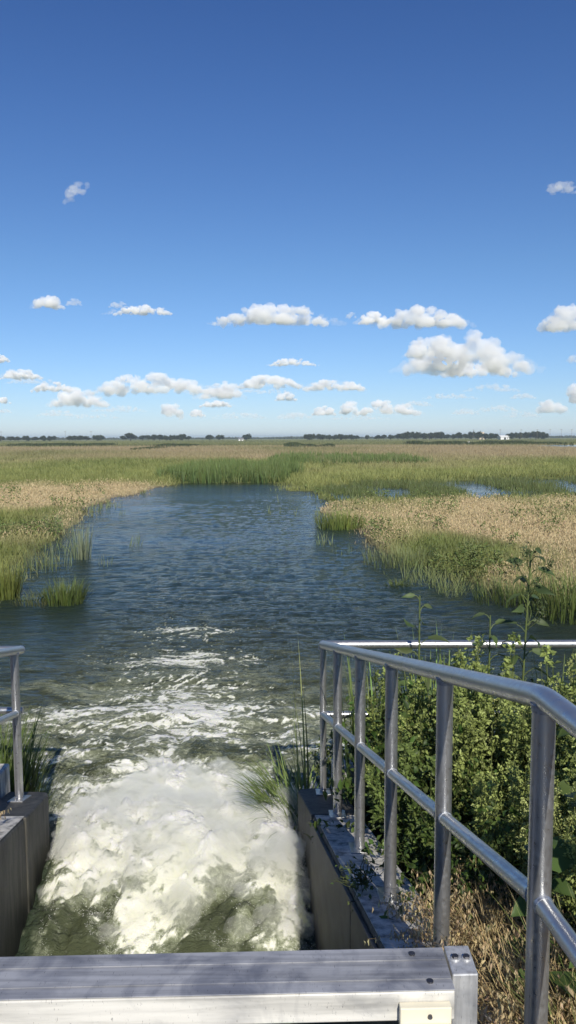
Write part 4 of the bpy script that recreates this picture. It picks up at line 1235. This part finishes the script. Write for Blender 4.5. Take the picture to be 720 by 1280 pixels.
def shed(name, label, px, Y, w_, d_, h_, rf, body, roofm):
    x = (px - 360) / 1000 * Y
    root = empty(name, (x, Y, 0), R(12), label=label, cat='building')
    b = MB(); b.box(-w_ / 2, w_ / 2, -d_ / 2, d_ / 2, 0, h_)
    b.add([(-w_ / 2, -d_ / 2, h_), (-w_ / 2, d_ / 2, h_), (-w_ / 2, 0, h_ + rf * .96)], [(0, 1, 2)]); b.add([(w_ / 2, -d_ / 2, h_), (w_ / 2, d_ / 2, h_), (w_ / 2, 0, h_ + rf * .96)], [(0, 2, 1)])
    b.build('wall', body, root)
    o_ = .4; r_ = MB()
    for s_ in (-1, 1):
        r_.hexa([(-w_ / 2 - o_, s_ * (d_ / 2 + o_), h_ - .1), (w_ / 2 + o_, s_ * (d_ / 2 + o_), h_ - .1), (w_ / 2 + o_, 0, h_ + rf), (-w_ / 2 - o_, 0, h_ + rf),
                 (-w_ / 2 - o_, s_ * (d_ / 2 + o_), h_ + .1), (w_ / 2 + o_, s_ * (d_ / 2 + o_), h_ + .1), (w_ / 2 + o_, 0, h_ + rf + .2), (-w_ / 2 - o_, 0, h_ + rf + .2)])
    r_.build('roof', roofm, root)
    MB().box(-w_ * .12, w_ * .12, -d_ / 2 - .05, -d_ / 2 - .01, 0, h_ * .8).build('door', M['dark_open'], root)
    MB().box(w_ * .25, w_ * .36, -d_ / 2 - .05, -d_ / 2 - .01, h_ * .4, h_ * .75).build('window', M['dark_open'], root)


shed('farm_shed', 'small pale white shed among the trees on the right horizon', 628, 790, 9, 7, 2.8, 1.3, M['white_paint'], M['white_paint'])
shed('farm_house', 'tan farmhouse mostly behind the trees on the right horizon', 600, 835, 6, 6, 5.2, 2.6, M['tan_paint'], M['tan_paint'])
shed('farm_house', 'tiny white house by the lone tree on the horizon at the head of the water', 301, 760, 4.5, 5, 1.8, 1.0, M['white_paint'], M['roof_grey'])
pole0 = None
PX = (591, 624, 650, 670, 686, 700, 713, 83, 3, 115)
for px in PX:
    if pole0 is None:
        pole0 = empty('utility_pole'); MB().tube([(0, 0, -.5), (0, 0, 9.5)], [.12, .08], 8).build('pole', M['pole_wood'], pole0)
        MB().box(-1.0, 1.0, -.05, .05, 8.8, 9.0).build('crossarm', M['pole_wood'], pole0); o = pole0
    else: o = copy_tree(pole0)
    o.location = ((px - 360) / 1000 * 700, 700, 0)
    tag(o, 'thin wooden utility pole, ' + ORD[sorted(PX).index(px)] + ' from left along the far horizon', 'utility pole', 'utility poles on the horizon')
# white bird over the far marsh
b = MB(); b.sphere((0, 0, 0), .5, 10, 6, (.45, 1.3, .4)); b.sphere((0, .75, .12), .16, 8, 6); b.tube([(0, .85, .12), (0, 1.2, .08)], [.05, .01], 6)
for s_ in (-1, 1):
    b.hexa([(s_ * .1, -.25, 0), (s_ * .1, .3, 0), (s_ * 1.1, .35, .75), (s_ * 1.1, 0, .75), (s_ * .1, -.25, .07), (s_ * .1, .3, .07), (s_ * 1.1, .35, .79), (s_ * 1.1, 0, .79)])
o = b.build('flying_bird', M['feather'], smooth=True); o.location = ((585 - 360) / 1000 * 300, 300, 1.2); o.rotation_euler = (0, 0, R(30)); o.scale = (.5, .5, .5)
tag(o, 'tiny white bird with raised wings over the far right marsh', 'bird')

# ------------------------------------------------------------------ clouds: closed bodies filled with white droplets
m = bpy.data.materials.new('cloud_vapour'); m.use_nodes = True
n = m.node_tree.nodes; l = m.node_tree.links
n.remove(n['Principled BSDF'])
v = n.new('ShaderNodeVolumePrincipled'); v.inputs['Color'].default_value = (1, 1, 1, 1); v.inputs['Density'].default_value = .022; v.inputs['Anisotropy'].default_value = -.25
l.new(v.outputs[0], n['Material Output'].inputs['Volume'])
M['cloud'] = m
m2 = m.copy(); m2.name = 'thin_cloud_vapour'
m2.node_tree.nodes['Principled Volume'].inputs['Density'].default_value = .008
M['cloud_thin'] = m2

ALT = 480.


def cloud(px, py, wpx, hpx, seed, thin=False, tilt=0, veil=False):
    wpx *= 1.18 if py < 440 else 1.2; hpx *= 1.15
    el = math.atan((547 - py - hpx * -.5 * 0) / 1000); Y = min(ALT / math.tan(max(el, .03)), 15000)
    cx, cz = (px - 360) / 1000 * Y, EYE + (547 - py) / 1000 * Y
    W_, H_ = wpx / 1000 * Y, hpx / 1000 * Y
    g_ = np.random.default_rng(seed); V = []; F = []; nb = int(np.clip(wpx / hpx * 14, 16, 60)); base = 0
    import bmesh
    bm = bmesh.new()
    for i in range(nb):
        t = g_.uniform(-1, 1); env = (1 - abs(t) ** 3.4)
        r_ = H_ * g_.uniform(.10, .30) * (.45 + .55 * env)
        zc = -H_ * .42 + r_ * .55 + g_.random() ** 1.2 * max(0, H_ * .95 * env - r_ * 1.5)
        xc = t * (W_ * .5 - r_ * .8); yc = g_.uniform(-.5, .5) * H_ * .9 * env
        mt = Matrix.Translation((xc, yc, zc + xc * tilt)) @ Matrix.Diagonal((g_.uniform(1.0, 1.5), 1.1, .82, 1))
        bmesh.ops.create_icosphere(bm, subdivisions=3, radius=r_, matrix=mt)
    me = bpy.data.meshes.new('cloud'); bm.to_mesh(me); bm.free()
    o = bpy.data.objects.new('cloud', me); C.objects.link(o)
    rm = o.modifiers.new('remesh', 'REMESH'); rm.mode = 'VOXEL'; rm.voxel_size = H_ * .035
    for k, (sc, st) in enumerate(((.34, .22), (.12, .12))):
        tx = bpy.data.textures.new('puff', 'CLOUDS'); tx.noise_scale = H_ * sc; tx.noise_depth = 3
        dm = o.modifiers.new('puff', 'DISPLACE'); dm.texture = tx; dm.strength = H_ * st * 1.4; dm.mid_level = .5; dm.texture_coords = 'LOCAL'
    dg = bpy.context.evaluated_depsgraph_get(); ev = o.evaluated_get(dg)
    me2 = bpy.data.meshes.new_from_object(ev); o.modifiers.clear(); o.data = me2
    me2.materials.clear()
    mm = M['cloud_thin' if thin else 'cloud'].copy(); mm.node_tree.nodes['Principled Volume'].inputs['Density'].default_value = (.5 if veil else .75 if thin else 3.2) / H_
    me2.materials.append(mm)
    o.location = (cx, Y, cz); o['kind'] = 'structure'
    return o


for i, (px, py, wp, hp, th) in enumerate([
    (106, 246, 30, 17, 1), (692, 247, 36, 14, 1), (67, 380, 32, 18, 0), (98, 381, 18, 9, 1), (182, 391, 64, 12, 0), (152, 384, 22, 8, 1), (338, 398, 130, 25, 0), (438, 398, 12, 8, 1),
    (467, 402, 38, 16, 0), (527, 401, 96, 25, 0), (700, 404, 50, 32, 0), (580, 446, 138, 46, 0), (596, 463, 80, 20, 0), (535, 436, 50, 28, 0), (365, 455, 50, 9, 0), (190, 481, 130, 25, 0), (280, 490, 50, 20, 0),
    (338, 479, 70, 16, 0), (418, 482, 66, 16, 0), (358, 497, 24, 10, 0), (30, 468, 45, 13, 0), (68, 484, 44, 12, 0), (4, 449, 24, 10, 0), (100, 497, 62, 24, 0), (150, 511, 60, 8, 1), (215, 512, 25, 21, 0),
    (247, 517, 20, 9, 0), (300, 520, 60, 8, 1), (368, 520, 40, 9, 1), (405, 514, 26, 13, 0), (435, 511, 20, 16, 0), (484, 511, 66, 18, 0), (520, 506, 34, 7, 1), (612, 487, 60, 10, 1), (652, 497, 28, 7, 1),
    (687, 509, 30, 19, 0), (714, 452, 18, 10, 1), (717, 495, 14, 24, 0), (650, 520, 40, 7, 1), (580, 516, 30, 8, 1), (72, 516, 44, 8, 1), (6, 500, 18, 9, 0), (8, 513, 16, 5, 1), (45, 476, 60, 8, 1), (330, 490, 70, 7, 1), (560, 497, 60, 7, 1), (120, 520, 60, 6, 1), (450, 523, 70, 6, 1), (270, 505, 34, 9, 0), (620, 512, 44, 9, 1)]):
    cloud(px, py, wp, hp, 900 + i, bool(th), .6 if i == 0 else 0)
    if not th and wp > 28: cloud(px + random.uniform(-.12, .12) * wp, py + hp * .1, wp * 1.15, hp * .75, 1900 + i, True, 0, True)

# ------------------------------------------------------------------ air
m = bpy.data.materials.new('humid_air'); m.use_nodes = True
n = m.node_tree.nodes; l = m.node_tree.links
n.remove(n['Principled BSDF'])
v = n.new('ShaderNodeVolumePrincipled'); v.inputs['Color'].default_value = (.72, .85, 1, 1); v.inputs['Density'].default_value = .00021
l.new(v.outputs[0], n['Material Output'].inputs['Volume'])
hz = MB().box(-15000, 15000, -4000, 17000, -1.8, 26).build('haze', m)
hz['kind'] = 'stuff'; hz['label'] = 'thin humid summer air over the marsh'
